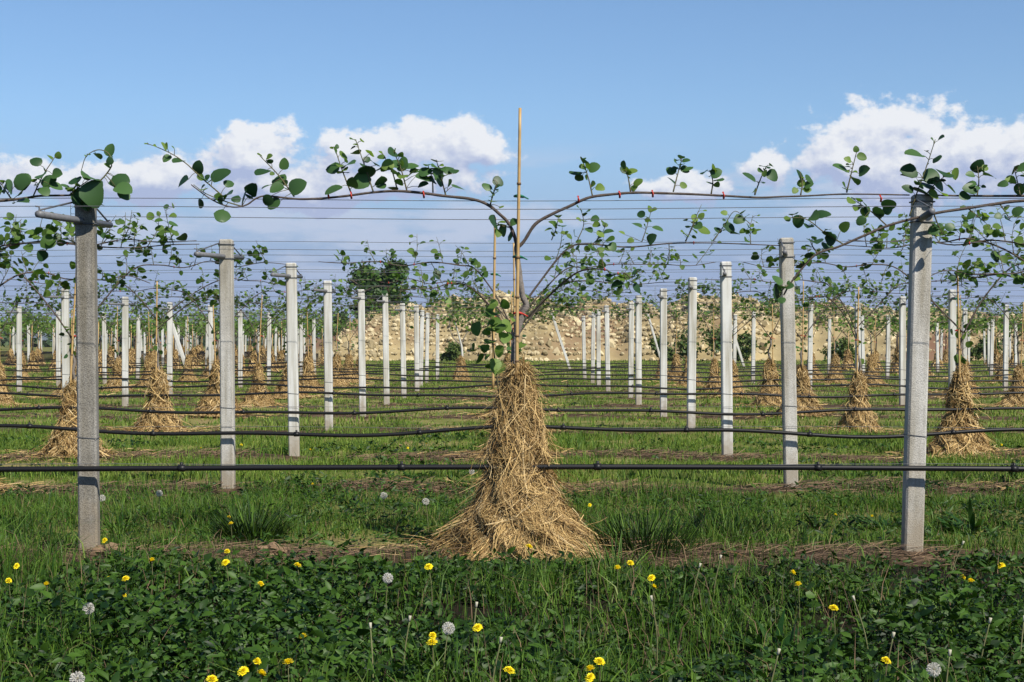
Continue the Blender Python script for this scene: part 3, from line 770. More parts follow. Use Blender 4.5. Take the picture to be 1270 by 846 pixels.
cr_ = cane_px([(641, 308), (650, 299), (664, 278), (684, 266), (706, 256), (731, 245), (760, 241), (790, 239), (830, 240), (860, 241), (900, 243), (940, 245), (970, 244), (1000, 243), (1040, 241), (1080, 241), (1128, 242)], .0108, .0042, Z1, v1, vo)
for px, py in ((407, 242), (435, 242), (525, 241)): tie_px(px, py, Z1, cl_, vo)
for px, py in ((717, 247), (768, 241), (809, 240), (897, 242), (1092, 246)): tie_px(px, py, Z1, cr_, vo)
SL = [([(276, 243), (262, 231), (248, 219), (231, 203), (213, 191), (191, 181), (179, 178)], [(207, 197, 11), (221, 199, 16), (227, 227, 21), (245, 208, 17), (253, 221, 16), (263, 222, 18), (273, 216, 24), (284, 227, 14), (206, 181, 9), (192, 181, 5), (181, 178, 4), (282, 242, 23)]),
      ([(300, 256), (280, 250), (255, 240), (240, 229)], [(252, 234, 10), (248, 253, 14), (271, 247, 16), (276, 267, 20), (302, 243, 18), (311, 236, 18), (293, 246, 14)]),
      ([(365, 244), (345, 217), (322, 193)], [(325, 211, 18), (352, 203, 16), (334, 194, 8), (345, 223, 20), (369, 231, 24), (330, 231, 15), (343, 234, 18), (339, 253, 18), (332, 249, 14), (322, 191, 7), (357, 233, 14)]),
      ([(436, 241), (424, 210), (415, 183)], [(416, 186, 9), (411, 183, 6), (412, 208, 18), (424, 213, 17), (427, 192, 14), (432, 202, 23), (413, 233, 20), (437, 227, 14)]),
      ([(463, 238), (452, 205), (441, 173)], [(437, 173, 10), (449, 174, 8), (441, 190, 17), (460, 189, 16), (454, 212, 20), (447, 224, 23), (472, 223, 18), (464, 201, 14)]),
      ([(493, 236), (486, 212), (474, 190)], [(473, 194, 9), (486, 202, 20), (474, 209, 17), (488, 211, 15), (487, 233, 13), (481, 204, 16)]),
      ([(505, 238), (498, 212), (488, 187)], [(488, 188, 14), (497, 192, 8), (498, 203, 16), (511, 206, 18), (511, 214, 16), (499, 217, 15), (525, 222, 22), (527, 212, 14), (495, 226, 12)]),
      ([(537, 239), (536, 222), (531, 206)], [(530, 204, 10), (536, 214, 15), (537, 223, 14), (529, 213, 12)]),
      ([(553, 243), (547, 220), (541, 198)], [(543, 199, 16), (541, 206, 13), (556, 210, 18), (545, 219, 22), (552, 218, 16), (570, 231, 20), (556, 228, 14), (548, 209, 13), (563, 211, 12)]),
      ([(608, 254), (612, 240), (617, 227)], [(618, 225, 15), (604, 231, 12), (611, 249, 10), (622, 256, 7), (610, 242, 9)]),
      ([(632, 282), (622, 280), (612, 275)], [(613, 275, 16), (624, 286, 13), (632, 293, 15), (637, 275, 13), (618, 289, 10)])]
for s, l in SL: shoot_px(s, l, Z1, cl_, vo)
SR = [([(735, 244), (730, 222), (722, 197)], [(723, 199, 15), (736, 207, 16), (714, 213, 18), (735, 228, 9), (744, 232, 10), (728, 205, 10)]),
      ([(782, 238), (779, 220), (774, 206)], [(775, 210, 14), (784, 212, 11), (791, 225, 11), (786, 233, 8), (779, 219, 8)]),
      ([(835, 238), (840, 218), (846, 196)], [(840, 202, 16), (845, 195, 13), (851, 199, 12), (832, 211, 16), (834, 223, 11), (853, 208, 13), (848, 230, 10), (845, 206, 10)]),
      ([(882, 241), (884, 225), (880, 211)], [(873, 213, 13), (888, 214, 14), (892, 222, 14), (880, 226, 12), (889, 229, 8)]),
      ([(936, 242), (942, 225), (950, 207)], [(948, 206, 14), (957, 206, 11), (931, 218, 20), (944, 226, 13), (958, 217, 14), (935, 236, 7)]),
      ([(993, 242), (995, 228), (992, 213)], [(992, 217, 13), (994, 227, 13), (1004, 222, 13), (1003, 229, 11)]),
      ([(1050, 239), (1056, 214), (1063, 186)], [(1062, 185, 7), (1069, 195, 14), (1044, 208, 19), (1072, 212, 15), (1061, 222, 15), (1051, 234, 14), (1052, 198, 9), (1048, 229, 10)])]
for s, l in SR: shoot_px(s, l, Z1, cr_, vo)

# neighbours in the nearest row: their canes reach into the picture
vo2 = np.array([-W + P(640, 423, Z1)[0], Z1, 0.0])
v2 = thing('kiwi_vine', 'kiwi vine of the nearest row whose leafy cane reaches in from the left edge', 'vine', tuple(vo2), 0, 'kiwi vines trained on the trellis rows')
mb = MB(); tube(mb, [vo2 + np.array(q) for q in ((0, 0, .9), (.02, 0, 1.3), (0, 0, 1.85))], .021, .017, 8, per=5, knob=.1); mb.build('trunk', M_barkg, v2, origin=vo2)
cA = cane_px([(-388, 300), (-340, 262), (-280, 246), (-150, 244), (-60, 250), (0, 249), (30, 246), (50, 243), (90, 242), (114, 238)], .014, .005, Z1, v2, vo2)
SA = [([(15, 248), (8, 238), (0, 226)], [(5, 232, 18), (14, 231, 18), (27, 224, 20), (30, 233, 22), (26, 248, 20), (-8, 236, 18)]),
      ([(40, 246), (52, 220), (68, 195)], [(44, 200, 15), (51, 217, 20), (60, 223, 20), (71, 216, 18), (62, 194, 9), (70, 231, 15), (55, 236, 15), (48, 226, 15), (72, 193, 8)]),
      ([(85, 243), (98, 232), (112, 222)], [(93, 223, 20), (113, 218, 25), (90, 235, 18), (84, 232, 17), (115, 240, 29), (104, 244, 28), (100, 251, 24), (123, 252, 13), (110, 248, 26), (118, 232, 18)]),
      ([(116, 232), (131, 217), (139, 203), (134, 190), (121, 186), (107, 194), (101, 211)], [(137, 186, 14), (122, 193, 12), (150, 222, 22), (153, 234, 24), (144, 231, 21), (106, 193, 4)])]
for s, l in SA: shoot_px(s, l, Z1, cA, vo2, yo=-.12)
vo3 = np.array([W + P(640, 423, Z1)[0], Z1, 0.0])
v3 = thing('kiwi_vine', 'kiwi vine of the nearest row whose thick drooping cane reaches in from the right edge', 'vine', tuple(vo3), 0, 'kiwi vines trained on the trellis rows')
mb = MB(); tube(mb, [vo3 + np.array(q) for q in ((0, 0, .9), (-.02, 0, 1.3), (0, 0, 1.85))], .021, .017, 8, per=5, knob=.1); mb.build('trunk', M_barkg, v3, origin=vo3)
cB = cane_px([(1668, 300), (1620, 262), (1540, 246), (1400, 242), (1270, 243), (1200, 243), (1150, 242)], .013, .005, Z1, v3, vo3)
cC = cane_px([(1668, 306), (1610, 274), (1500, 250), (1400, 243), (1270, 249), (1235, 253), (1195, 259), (1158, 265), (1104, 279), (1070, 293), (1040, 306), (1013, 315), (994, 334), (980, 352), (972, 366)], .012, .005, Z1 - .12, v3, vo3, yo=-.02)
SB = [([(1128, 268), (1137, 240), (1148, 210), (1160, 173)], [(1135, 190, 25), (1162, 196, 17), (1157, 173, 8), (1167, 172, 12), (1128, 212, 24), (1126, 234, 17), (1145, 236, 24), (1155, 219, 23), (1140, 226, 18)]),
      ([(1148, 242), (1160, 228), (1178, 214)], [(1173, 213, 27), (1180, 235, 17), (1186, 216, 14), (1165, 228, 18), (1150, 228, 22), (1172, 240, 14), (1158, 242, 16)]),
      ([(1212, 243), (1214, 224), (1212, 206)], [(1213, 207, 16), (1203, 217, 13), (1228, 217, 16), (1204, 228, 15), (1203, 234, 17), (1222, 208, 10), (1197, 242, 13)]),
      ([(1265, 242), (1262, 226), (1258, 210)], [(1258, 209, 14), (1254, 223, 16), (1265, 234, 14), (1272, 209, 20), (1244, 228, 12), (1275, 224, 18)])]
for s, l in SB: shoot_px(s, l, Z1, cB, vo3, yo=-.08)
SC = [([(1100, 280), (1080, 262), (1062, 250)], [(1075, 255, 19), (1103, 253, 19), (1068, 274, 13), (1072, 264, 16), (1090, 262, 15), (1056, 248, 12)]),
      ([(1046, 303), (1022, 288), (1000, 272), (975, 270)], [(1009, 267, 18), (1030, 290, 18), (990, 275, 15), (1048, 281, 15), (985, 266, 14), (1020, 265, 15), (1002, 281, 15), (977, 271, 9)]),
      ([(1014, 314), (1008, 306), (1004, 296)], [(1011, 300, 21), (1025, 305, 12), (1003, 316, 11)]),
      ([(980, 352), (972, 358), (966, 366)], [(964, 362, 22), (964, 347, 13), (970, 372, 13), (988, 345, 10)]),
      ([(1200, 258), (1212, 268), (1222, 276)], [(1218, 275, 15), (1228, 286, 10), (1204, 268, 11)]),
      ([(1158, 265), (1164, 280), (1170, 292)], [(1170, 290, 12), (1158, 285, 12), (1178, 281, 13)]),
      ([(1240, 253), (1247, 263), (1252, 272)], [(1250, 271, 15), (1262, 262, 13), (1238, 268, 12)])]
for s, l in SC: shoot_px(s, l, Z1, cC, vo3, yo=-.14)

# vines of the rows behind
def gen_shoot(rg, base, up, nl, ls, lo, parent, name='shoot', young=.82, hang=0):
    mb = MB(); ln = up
    tip = base + np.array([rg.normal(0, .35) * ln, rg.normal(0, .3) * ln, ln * (1 if not hang else -.8)])
    st = spline([base, (base + tip) / 2 + rg.normal(0, .05 * ln, 3), tip], 5); tube(mb, st, .0045, .002, 5, 0)
    for k in range(nl):
        b = st[int((.15 + .85 * k / nl) * (len(st) - 1))]
        c = b + norm(np.array([rg.normal(), rg.normal() * .8, rg.normal(.1, .4)])) * ls * rg.uniform(.7, 1.2)
        leaf_on(mb, b, c, ls * rg.uniform(.6, 1.2) * (1 - .45 * k / nl), 2 if rg.uniform() < young else 1, lo, rg=rg)
    return mb
def gen_vine(seed, sides=(-1, 1), lo=False, fork=1.62, merged=False, nsh=9, ls=.075, extra=True):
    rg = np.random.default_rng(seed)
    t = thing('kiwi_vine', None, 'vine', (0, 0, 0))
    allm = MB()
    mb = MB(); tk = [(rg.normal(0, .02), rg.normal(0, .02), z) for z in np.linspace(.85, fork, 5)]
    tube(mb, tk, .021, .016, 7, per=4, knob=.1); mb.build('trunk', M_barkg, t)
    top = np.array(tk[-1])
    arms = [(s, 2.2, fork) for s in sides]
    if extra: arms += [(s, 1.98, fork - .12) for s in sides[:1]]
    for ai, (s, hz, fk) in enumerate(arms):
        rise = rg.uniform(.5, .9); L_ = rg.uniform(2.0, 2.6) if ai < len(sides) else rg.uniform(.9, 1.7)
        yo = 0 if ai < len(sides) else rg.choice([-.6, .38])
        pts = [top + np.array([0, 0, fk - fork]), (s * rise * .35, yo * .3, fk + (hz - fk) * .45), (s * rise * .8, yo * .7, hz - .06)]
        for q in np.linspace(rise * 1.15, L_, 6): pts.append((s * q, yo + rg.normal(0, .02), hz + rg.normal(0, .022) - (.0 if yo == 0 else .10 * (q / L_))))
        sp = spline(pts, 5); mb = MB(); tube(mb, sp, .0095, .004, 6, knob=.10)
        cane = mb.build('cane', M_bark, t)
        n = nsh if ai < len(sides) else nsh // 2 + 1
        shm = MB()
        for k in range(n):
            f = .22 + .76 * (k + rg.uniform(-.3, .3)) / n; b = sp[int(np.clip(f, .05, .999) * (len(sp) - 1))]
            hang = rg.uniform() < .18
            m2 = gen_shoot(rg, b, rg.uniform(.10, .36), int(rg.integers(6, 12)), ls * rg.uniform(.8, 1.25), lo, cane, hang=hang)
            if not merged: m2.build('shoot', [M_shoot, M_leaf, M_leafy], cane)
            else:
                for (v_) in m2.v: pass
                off = shm.n; shm.v += m2.v; shm.q += [(f_ + off, mi) for f_, mi in m2.q]; shm.t += [(f_ + off, mi) for f_, mi in m2.t]; shm.n += m2.n
        if merged: shm.build('foliage', [M_shoot, M_leaf, M_leafy], cane)
        if not merged:
            for k in range(2):
                c = sp[int(rg.uniform(.35, .9) * (len(sp) - 1))]
                mb = MB(); tube(mb, [c + np.array([0, -.010, .014]), c + np.array([.002, -.015, 0]), c + np.array([0, -.010, -.014])], .005, sides=5); mb.build('tie', M_red, cane)
    # tuft of leaves round the fork and some suckers down the trunk
    mb = MB()
    for k in range(10):
        z = rg.uniform(1.05, fork + .2); b = np.array([rg.normal(0, .02), rg.normal(0, .02), z])
        leaf_on(mb, b, b + norm(rg.normal(size=3)) * rg.uniform(.05, .16), ls * rg.uniform(.6, 1.1), 2 if rg.uniform() < .6 else 1, lo, rg=rg)
    mb.build('sucker_leaves', [M_shoot, M_leaf, M_leafy], t)
    return t
VA = [gen_vine(100 + k, fork=(1.62, 1.35, 1.5, 1.42)[k], nsh=(9, 11, 10, 10)[k], ls=(.088, .094, .082, .088)[k], extra=k % 2 == 0) for k in range(4)]
VR = gen_vine(140, sides=(1,), fork=1.55, nsh=6, ls=.085)
VB = [gen_vine(120 + k, lo=True, fork=(1.38, 1.5, 1.3)[k], merged=True, nsh=12, ls=.095, extra=k == 1) for k in range(3)]
for (r, c), x in VX.items():
    y = ROWY[r]
    proto = VR if (r, c) == (1, 0) else (VA[(r * 3 + c) % 4] if r < 5 else VB[(r + c) % 3])
    o = inst(proto); o.location = (x, y, 0); o.rotation_euler = (0, 0, U(-.03, .03) if U() < .5 or (r, c) == (1, 0) else math.pi + U(-.03, .03))
    tag(o, 'kiwi vine in the %s row back, %s' % (ORD[r], side_txt(c)), 'vine', 'kiwi vines trained on the trellis rows')
    if (r, c) == (1, 0):
        o.rotation_euler = (0, 0, 0); o2 = np.array([x, y, 0.0]); cn = [q for q in o.children if q.name.startswith('cane')][0]
        for st_, lv_ in (([(684, 298), (690, 282), (693, 266)], [(686, 276, 10), (692, 267, 11), (700, 290, 11), (686, 290, 9), (697, 279, 12), (680, 284, 8)]),
                         ([(716, 299), (724, 278), (720, 258)], [(719, 258, 9), (727, 262, 12), (738, 271, 13), (718, 272, 9), (731, 285, 11), (745, 290, 10), (712, 289, 11), (740, 279, 9)]),
                         ([(735, 303), (745, 292), (752, 278)], [(750, 276, 12), (745, 291, 10), (735, 303, 10), (760, 306, 12), (755, 288, 11), (728, 309, 10)]),
                         ([(796, 300), (802, 282), (808, 260)], [(795, 266, 13), (790, 278, 11), (806, 259, 9), (816, 282, 13), (804, 272, 12), (771, 289, 10), (782, 298, 9), (809, 296, 14)]),
                         ([(850, 299), (858, 284), (866, 262)], [(855, 281, 12), (866, 280, 13), (874, 286, 14), (862, 270, 9), (850, 289, 12), (870, 268, 10)]),
                         ([(884, 299), (898, 280), (912, 262), (930, 278)], [(898, 264, 9), (905, 281, 15), (917, 272, 12), (930, 283, 14), (890, 285, 13), (912, 290, 14), (921, 262, 8)])):
            shoot_px(st_, lv_, y, cn, o2, young=False)
# the second row beyond the frame edges: its canes reach into the picture
for c in (-1, 1):
    o = copy_tree(VA[1 if c < 0 else 2]); o.location = (c * W + c * .05, ROWY[1], 0); o.rotation_euler = (0, 0, 0)
    tag(o, 'kiwi vine of the second row back, its canes reaching in from the %s edge' % ('left' if c < 0 else 'right'), 'vine', 'kiwi vines trained on the trellis rows')

# ------------------------------------------------------------------ the far part of the orchard
mb = MB(); box(mb, (0, 0, 1.05), (.12, .10, 2.3), 0, .012); FP = mb.build('concrete_post', M_concp, smooth=False)
fv = []
for k in range(2):
    rg = np.random.default_rng(60 + k); mb = MB()
    tube(mb, [(0, 0, .8), (.03, 0, 1.3), (0, 0, 1.7)], .03, .02, 5, 0)
    tube(mb, [(0, 0, 1.5), (.5, 0, 2.0), (2.2, 0, 2.18)], .02, .012, 5, 0); tube(mb, [(0, 0, 1.5), (-.5, 0, 2.0), (-2.2, 0, 2.18)], .02, .012, 5, 0)
    n = 150; xx = rg.uniform(-2.3, 2.3, n); pts = np.stack([xx, rg.normal(0, .2, n), 2.12 - .35 * np.exp(-(xx / .5) ** 2) + rg.normal(.05, .16, n)], -1)
    batch(mb, KIWI_LO[0], KIWI_LO[1], pts, norm(rg.normal(size=(n, 3))), norm(rg.normal(size=(n, 3)) + np.array([0, -.5, .8])), rg.uniform(.09, .17, n), 1)
    fv.append(mb.build('kiwi_vine', [M_bark, M_leafy], None))
mb = MB(); tube(mb, [(0, 0, .7), (.02, 0, 2.05)], .017, sides=5); FS = mb.build('bamboo_stake', M_bamboo, None)
fkeys = set()
def finst(o):
    if o.name not in fkeys: fkeys.add(o.name); return o
    c = o.copy(); COL.objects.link(c); return c
nfp = 0
for r in range(NROW, 36):
    y = Z1 + DZ * r
    for c in range(-13, 14):
        xw = c * W / 2; px = CX + F * xw / y
        if not (-40 < px < 1310): continue
        left = px < 415 - (r - 11) * 2.5; right = px > 985 + (r - 11) * 20 and r < 20
        if not (left or right): continue
        where = 'left' if left else 'right'
        x = xw + U(-.25, .25)
        if c % 2:
            o = finst(FP); o.location = (x, y + U(-.3, .3), 0); o.rotation_euler = (U(-.015, .015), U(-.03, .03), U(-.1, .1)); o.scale = (1, 1, U(.95, 1.05)); nfp += 1
            tag(o, 'small whitish post among the many far away at the %s of the orchard' % where, 'post', 'distant concrete posts at the %s' % where)
        else:
            p = MF[c % 4 // 2]; o = finst(p); s = U(.9, 1.15); o.location = (x, y, -.01); o.rotation_euler = (0, 0, U(0, 6.28)); o.scale = (s, s, s)
            tag(o, 'small straw mound among the many far away at the %s of the orchard' % where, 'straw mound', 'distant straw mounds at the %s' % where)
            o = finst(fv[(r + c) % 2]); o.location = (x, y, 0); o.rotation_euler = (0, 0, math.pi if U() < .5 else 0)
            tag(o, 'small leafy vine among the many far away at the %s of the orchard' % where, 'vine', 'distant kiwi vines at the %s' % where)
            o = finst(FS); o.location = (x + U(-.1, .1), y - .08, 0); o.rotation_euler = (0, U(-.03, .03), 0); o.scale = (1, 1, U(.85, 1.1))
            tag(o, 'thin bamboo stake among the many far away at the %s of the orchard' % where, 'stake', 'distant bamboo stakes at the %s' % where)
for r in range(NROW, 26):
    y = Z1 + DZ * r; mb = MB(); x0 = -.318 * y - 2; x1 = (395 - CX) / F * y
    xs = np.linspace(x0, x1, 24); tube(mb, np.stack([xs, np.full(24, y), .54 + .03 * np.sin(xs * 1.3 + r)], -1), .0165, sides=5)
    o = mb.build('irrigation_pipe', M_pipe, origin=(0, y, .5))
    tag(o, 'thin black irrigation pipe among the distant rows at the left', 'pipe', 'distant irrigation pipes at the left')
# lone young vine with pale forked trunk in the clearing before the bank
y = 53.0; xo = P(572, 423, y)[0]
place_mound(MP, 0, 0, xo, y, 'small straw mound standing alone on the grass left of the central mound', sc_=.82)
t = thing('kiwi_vine', 'young vine with pale forked trunk standing alone before the stony bank', 'vine', (xo, y, 0), 0, 'kiwi vines trained on the trellis rows')
mb = MB(); tube(mb, [(.05, 0, .6), (.02, 0, 1.1), (-.05, 0, 1.4), (-.2, 0, 1.95)], .045, .022, 7, per=4); mb.build('trunk', M_concp, t)
for pts in ([(-.02, 0, 1.2), (.16, 0, 1.55), (.42, .1, 1.9)], [(-.02, 0, 1.2), (-.3, 0, 1.5), (-.4, 0, 2.0)]):
    mb = MB(); tube(mb, pts, .02, .01, 6, per=4); mb.build('cane', M_barkg, t)
mb = MB(); n = 130; pts = np.stack([rng.normal(-.1, .45, n), rng.normal(0, .3, n), rng.normal(2.05, .2, n)], -1)
batch(mb, KIWI_LO[0], KIWI_LO[1], pts, rdir(n), rdir(n) + np.array([0, -.4, .9]), U(.07, .15, n)); mb.build('foliage', M_leafy, t)

# ------------------------------------------------------------------ grass, weeds and litter
def patch(x, y, k=1.0, s=0.0): return np.sin(x * 1.7 * k + s) + np.sin(y * 2.3 * k + x * .9 * k + 1.3 + s) + np.sin((x - y) * 3.1 * k + 2 + s) * .6
PCLR = [((108.5 - CX) / F * ROWY[0], ROWY[0]), ((1133 - CX) / F * ROWY[0], ROWY[0]), ((282 - CX) / F * ROWY[1], ROWY[1]), ((979 - CX) / F * ROWY[1], ROWY[1]), ((363 - CX) / F * ROWY[2], ROWY[2]), ((901 - CX) / F * ROWY[2], ROWY[2])]
def clear(x, y):
    k = np.ones(len(x), bool)
    for xp, yp in PCLR: k &= ~((np.abs(x - xp * y / yp) < .13) & (y > yp - .95) & (y < yp + .05) & (U(size=len(x)) < .93))
    return k
def blades(mb, n, y0, y1, hmin, hmax, wid, keepf=None, mi=0, spread=.35, margin=2.5):
    y = np.sqrt(U(y0 ** 2, y1 ** 2, n)); x = U(-1, 1, n) * (.318 * y + margin)
    k = clear(x, y)
    if keepf is not None: k &= keepf(x, y)
    x, y = x[k], y[k]; n = len(x)
    h = U(hmin, hmax, n) * (1 + .22 * patch(x, y)); w = wid * U(.6, 1.4, n)
    an = U(0, 6.28, n); ln = np.abs(rng.normal(0, spread, n)) + .06; la = U(0, 6.28, n)
    b = np.stack([x, y, gh(x, y) - .01], -1); side = np.stack([np.cos(an), np.sin(an), np.zeros(n)], -1)
    lean = np.stack([np.cos(la), np.sin(la), np.zeros(n)], -1)
    m1 = b + lean * (h * ln * .35)[:, None] + np.array([0, 0, 1]) * (h * .55)[:, None]
    tp = b + lean * (h * ln * 1.15)[:, None] + np.array([0, 0, 1]) * (h * (1 - .35 * np.minimum(ln, 1)))[:, None]
    V = np.stack([b - side * w[:, None], b + side * w[:, None], m1 - side * (w * .8)[:, None], m1 + side * (w * .8)[:, None], tp], 1).reshape(-1, 3)
    i = np.arange(n)[:, None] * 5
    mb.add(V, i + np.array([[0, 1, 3, 2]]), mi); mb.t.append((i + np.array([[2, 3, 4]]) + mb.n - 5 * n, mi))
def pxx(px): return (px - CX) / F * 9.3
def edge(x):                       # far rim of the foreground weeds: it leaves bare strips of soil in view at three places
    e_ = 9.62 + .12 * np.sin(x * 5) + .08 * np.sin(x * 13 + 1)
    for a_, b_, dep in ((-60, 95, 1.15), (215, 265, .7), (425, 520, .35), (700, 740, .2), (870, 1085, 1.05)):
        m_ = (x > pxx(a_)) & (x < pxx(b_)); e_ = np.where(m_, e_ - dep * (.75 + .25 * np.sin(x * 17)), e_)
    return e_
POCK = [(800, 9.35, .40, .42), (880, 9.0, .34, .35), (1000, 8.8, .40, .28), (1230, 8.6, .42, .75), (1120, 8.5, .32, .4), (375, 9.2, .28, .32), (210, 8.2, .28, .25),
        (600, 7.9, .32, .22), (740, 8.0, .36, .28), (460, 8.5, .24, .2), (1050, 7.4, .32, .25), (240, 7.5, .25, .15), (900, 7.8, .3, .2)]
def pocket(x, y):  # thins the weeds so the near-black ground stands in for shadow pockets
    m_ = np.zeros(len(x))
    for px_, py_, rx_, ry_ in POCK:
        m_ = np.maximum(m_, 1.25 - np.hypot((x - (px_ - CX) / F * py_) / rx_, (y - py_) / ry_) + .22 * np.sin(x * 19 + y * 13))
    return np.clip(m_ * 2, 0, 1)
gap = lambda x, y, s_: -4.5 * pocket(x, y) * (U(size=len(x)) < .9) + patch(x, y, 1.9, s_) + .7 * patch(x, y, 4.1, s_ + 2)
def rowd(y): return np.abs((warp(y) - Z1 + .1 + DZ / 2) % DZ - DZ / 2)
offstrip = lambda x, y: ((rowd(y) > .36 + .16 * patch(x, y, 2)) | (U(size=len(x)) < .10)) & (U(size=len(x)) < .70 + .32 * patch(x, y, 1.7, 1))
mb = MB()
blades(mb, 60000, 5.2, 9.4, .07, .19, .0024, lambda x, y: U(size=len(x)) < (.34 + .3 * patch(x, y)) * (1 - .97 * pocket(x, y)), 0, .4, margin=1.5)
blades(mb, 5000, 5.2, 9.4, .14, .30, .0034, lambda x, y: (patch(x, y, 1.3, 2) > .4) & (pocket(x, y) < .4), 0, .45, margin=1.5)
blades(mb, 120000, 9.9, 14.4, .04, .13, .0028, offstrip, 0, .55)
blades(mb, 22000, 10.1, 14.2, .10, .22, .0032, lambda x, y: patch(x, y, 2.3, 2) > .5, 0, .6)
blades(mb, 16000, 14.6, 24, .10, .20, .005, lambda x, y: (patch(x, y, 2.0, 5) > .7) & (rowd(y) > .3), 0, .6)
blades(mb, 130000, 14.4, 24, .05, .12, .0046, offstrip, 1, .45)
blades(mb, 130000, 24, 58, .05, .12, .0085, offstrip, 1, .5)
blades(mb, 40000, 58, 112, .06, .14, .018, None, 1, .5, margin=4)
blades(mb, 5000, 8.6, 10.3, .05, .14, .0028, None, 0, .6)
blades(mb, 3600, 5.3, 9.5, .10, .28, .0016, lambda x, y: y < 9.3, 2, .55, margin=1.5)
blades(mb, 6000, 10, 14.3, .06, .18, .0018, None, 2, .7)
tag(mb.build('grass', [M_grass, M_grassm, M_litter]), 'green grass covering the ground between the vine rows', 'grass', kind='stuff')

def weeds(mb, n, y0, y1, hmin, hmax, ls, nl, tmpl, keepf, margin=1.5, sig=.8):
    y = np.sqrt(U(y0 ** 2, y1 ** 2, n)); x = U(-1, 1, n) * (.318 * y + margin)
    k = keepf(x, y) & clear(x, y); x, y = x[k], y[k]; n = len(x)
    hp = U(hmin, hmax, n) * (1 + .38 * patch(x, y, 1.1, 4)) * np.where(y < 9.75, np.clip((edge(x) + .25 - y) / 1.2, .3, 1), 1)
    sp = ls * np.exp(rng.normal(0, .28, n))
    x = np.repeat(x, nl); y = np.repeat(y, nl); hh = np.repeat(hp, nl)
    N_ = len(x); an = U(0, 6.28, N_); f = U(.12, 1, N_); r = U(.0, .075, N_) * (1.15 - .6 * f)
    pos = np.stack([x + r * np.cos(an), y + r * np.sin(an), gh(x, y) + hh * f], -1)
    d = np.stack([np.cos(an), np.sin(an), U(-.5, 1.1, N_)], -1)
    nr = np.stack([rng.normal(.12, sig, N_), rng.normal(-.25, sig, N_), np.full(N_, .7)], -1)
    batch(mb, tmpl[0], tmpl[1], pos, d, nr, np.minimum(np.repeat(sp, nl) * U(.5, 1.3, N_), .066))
mb = MB()
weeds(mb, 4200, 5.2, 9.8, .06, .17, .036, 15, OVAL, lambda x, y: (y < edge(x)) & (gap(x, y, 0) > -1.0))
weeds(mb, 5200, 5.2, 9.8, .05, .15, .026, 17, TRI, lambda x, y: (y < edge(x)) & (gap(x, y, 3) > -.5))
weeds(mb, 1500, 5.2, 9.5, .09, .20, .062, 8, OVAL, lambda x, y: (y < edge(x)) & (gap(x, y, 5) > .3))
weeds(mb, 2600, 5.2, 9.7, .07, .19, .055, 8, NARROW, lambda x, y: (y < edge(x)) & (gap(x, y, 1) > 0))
weeds(mb, 2000, 10.2, 14.1, .03, .10, .034, 12, OVAL, lambda x, y: patch(x, y, .8, 2) > -.1, 2)
weeds(mb, 1500, 10.2, 14.1, .04, .12, .05, 8, NARROW, lambda x, y: patch(x, y, .9, 4) > -.1, 2)
weeds(mb, 1500, 14.6, 22, .04, .10, .060, 10, OVAL, lambda x, y: (patch(x, y, .7, 3) > .5) & (rowd(y) > .4), 2)
tag(mb.build('weeds', M_weed), 'dense low broad-leaved weeds filling the foreground and patches beyond', 'weeds', kind='stuff')

# old straw and dead stalks lying on the strips under the rows
mb = MB(); n = 26000
rr = rng.integers(0, NROW, n); rr[: n // 2] = rng.integers(0, 3, n // 2); y = np.array(ROWY)[rr] + rng.normal(-.12, .24, n); x = U(-1, 1, n) * (.318 * y + 2)
k = patch(x, y, 1.1, rr * 1.7) > -1.1; x, y, rr = x[k], y[k], rr[k]; n = len(x)
an = rng.normal(0, .8, n); d = np.stack([np.cos(an), np.sin(an), rng.normal(0, .16, n)], -1)
STR = np.array([[-.5, 0, 0], [.5, 0, 0], [-.5, .5, .06], [.5, .5, .06], [-.4, 1, 0], [.4, 1, 0]], float); STF = np.array([[0, 1, 3, 2], [2, 3, 5, 4]])
batch(mb, STR, STF, np.stack([x, y, gh(x, y) + U(.0, .035, n)], -1), d, np.array([[0, -.3, 1.0]]) + rng.normal(0, .35, (n, 3)), U(.08, .24, n), wid=.004 + .0016 * rr)
tag(mb.build('straw_litter', M_litter), 'old brown straw and dead stalks strewn along the strips under the vines', 'litter', kind='stuff')
# loose straw skirts around the mounds
mb = MB()
for (r, c), x0 in list(VX.items()) + [((0, 0), .03)]:
    y0 = ROWY[r]; n = 240; an = U(0, 6.28, n); q = np.abs(rng.normal(.42, .22, n))
    x = x0 + q * np.cos(an) * 1.35; y = y0 + q * np.sin(an); dd = an + rng.normal(0, .8, n)
    batch(mb, STR, STF, np.stack([x, y, gh(x, y) + U(.005, .05, n)], -1), np.stack([np.cos(dd), np.sin(dd), rng.normal(0, .12, n)], -1), np.array([[0, -.2, 1.0]]) + rng.normal(0, .35, (n, 3)), U(.08, .26, n), wid=.0045 + .0018 * r)
tag(mb.build('loose_straw', M_straw), 'loose straw scattered on the grass around the mounds', 'straw', kind='stuff')

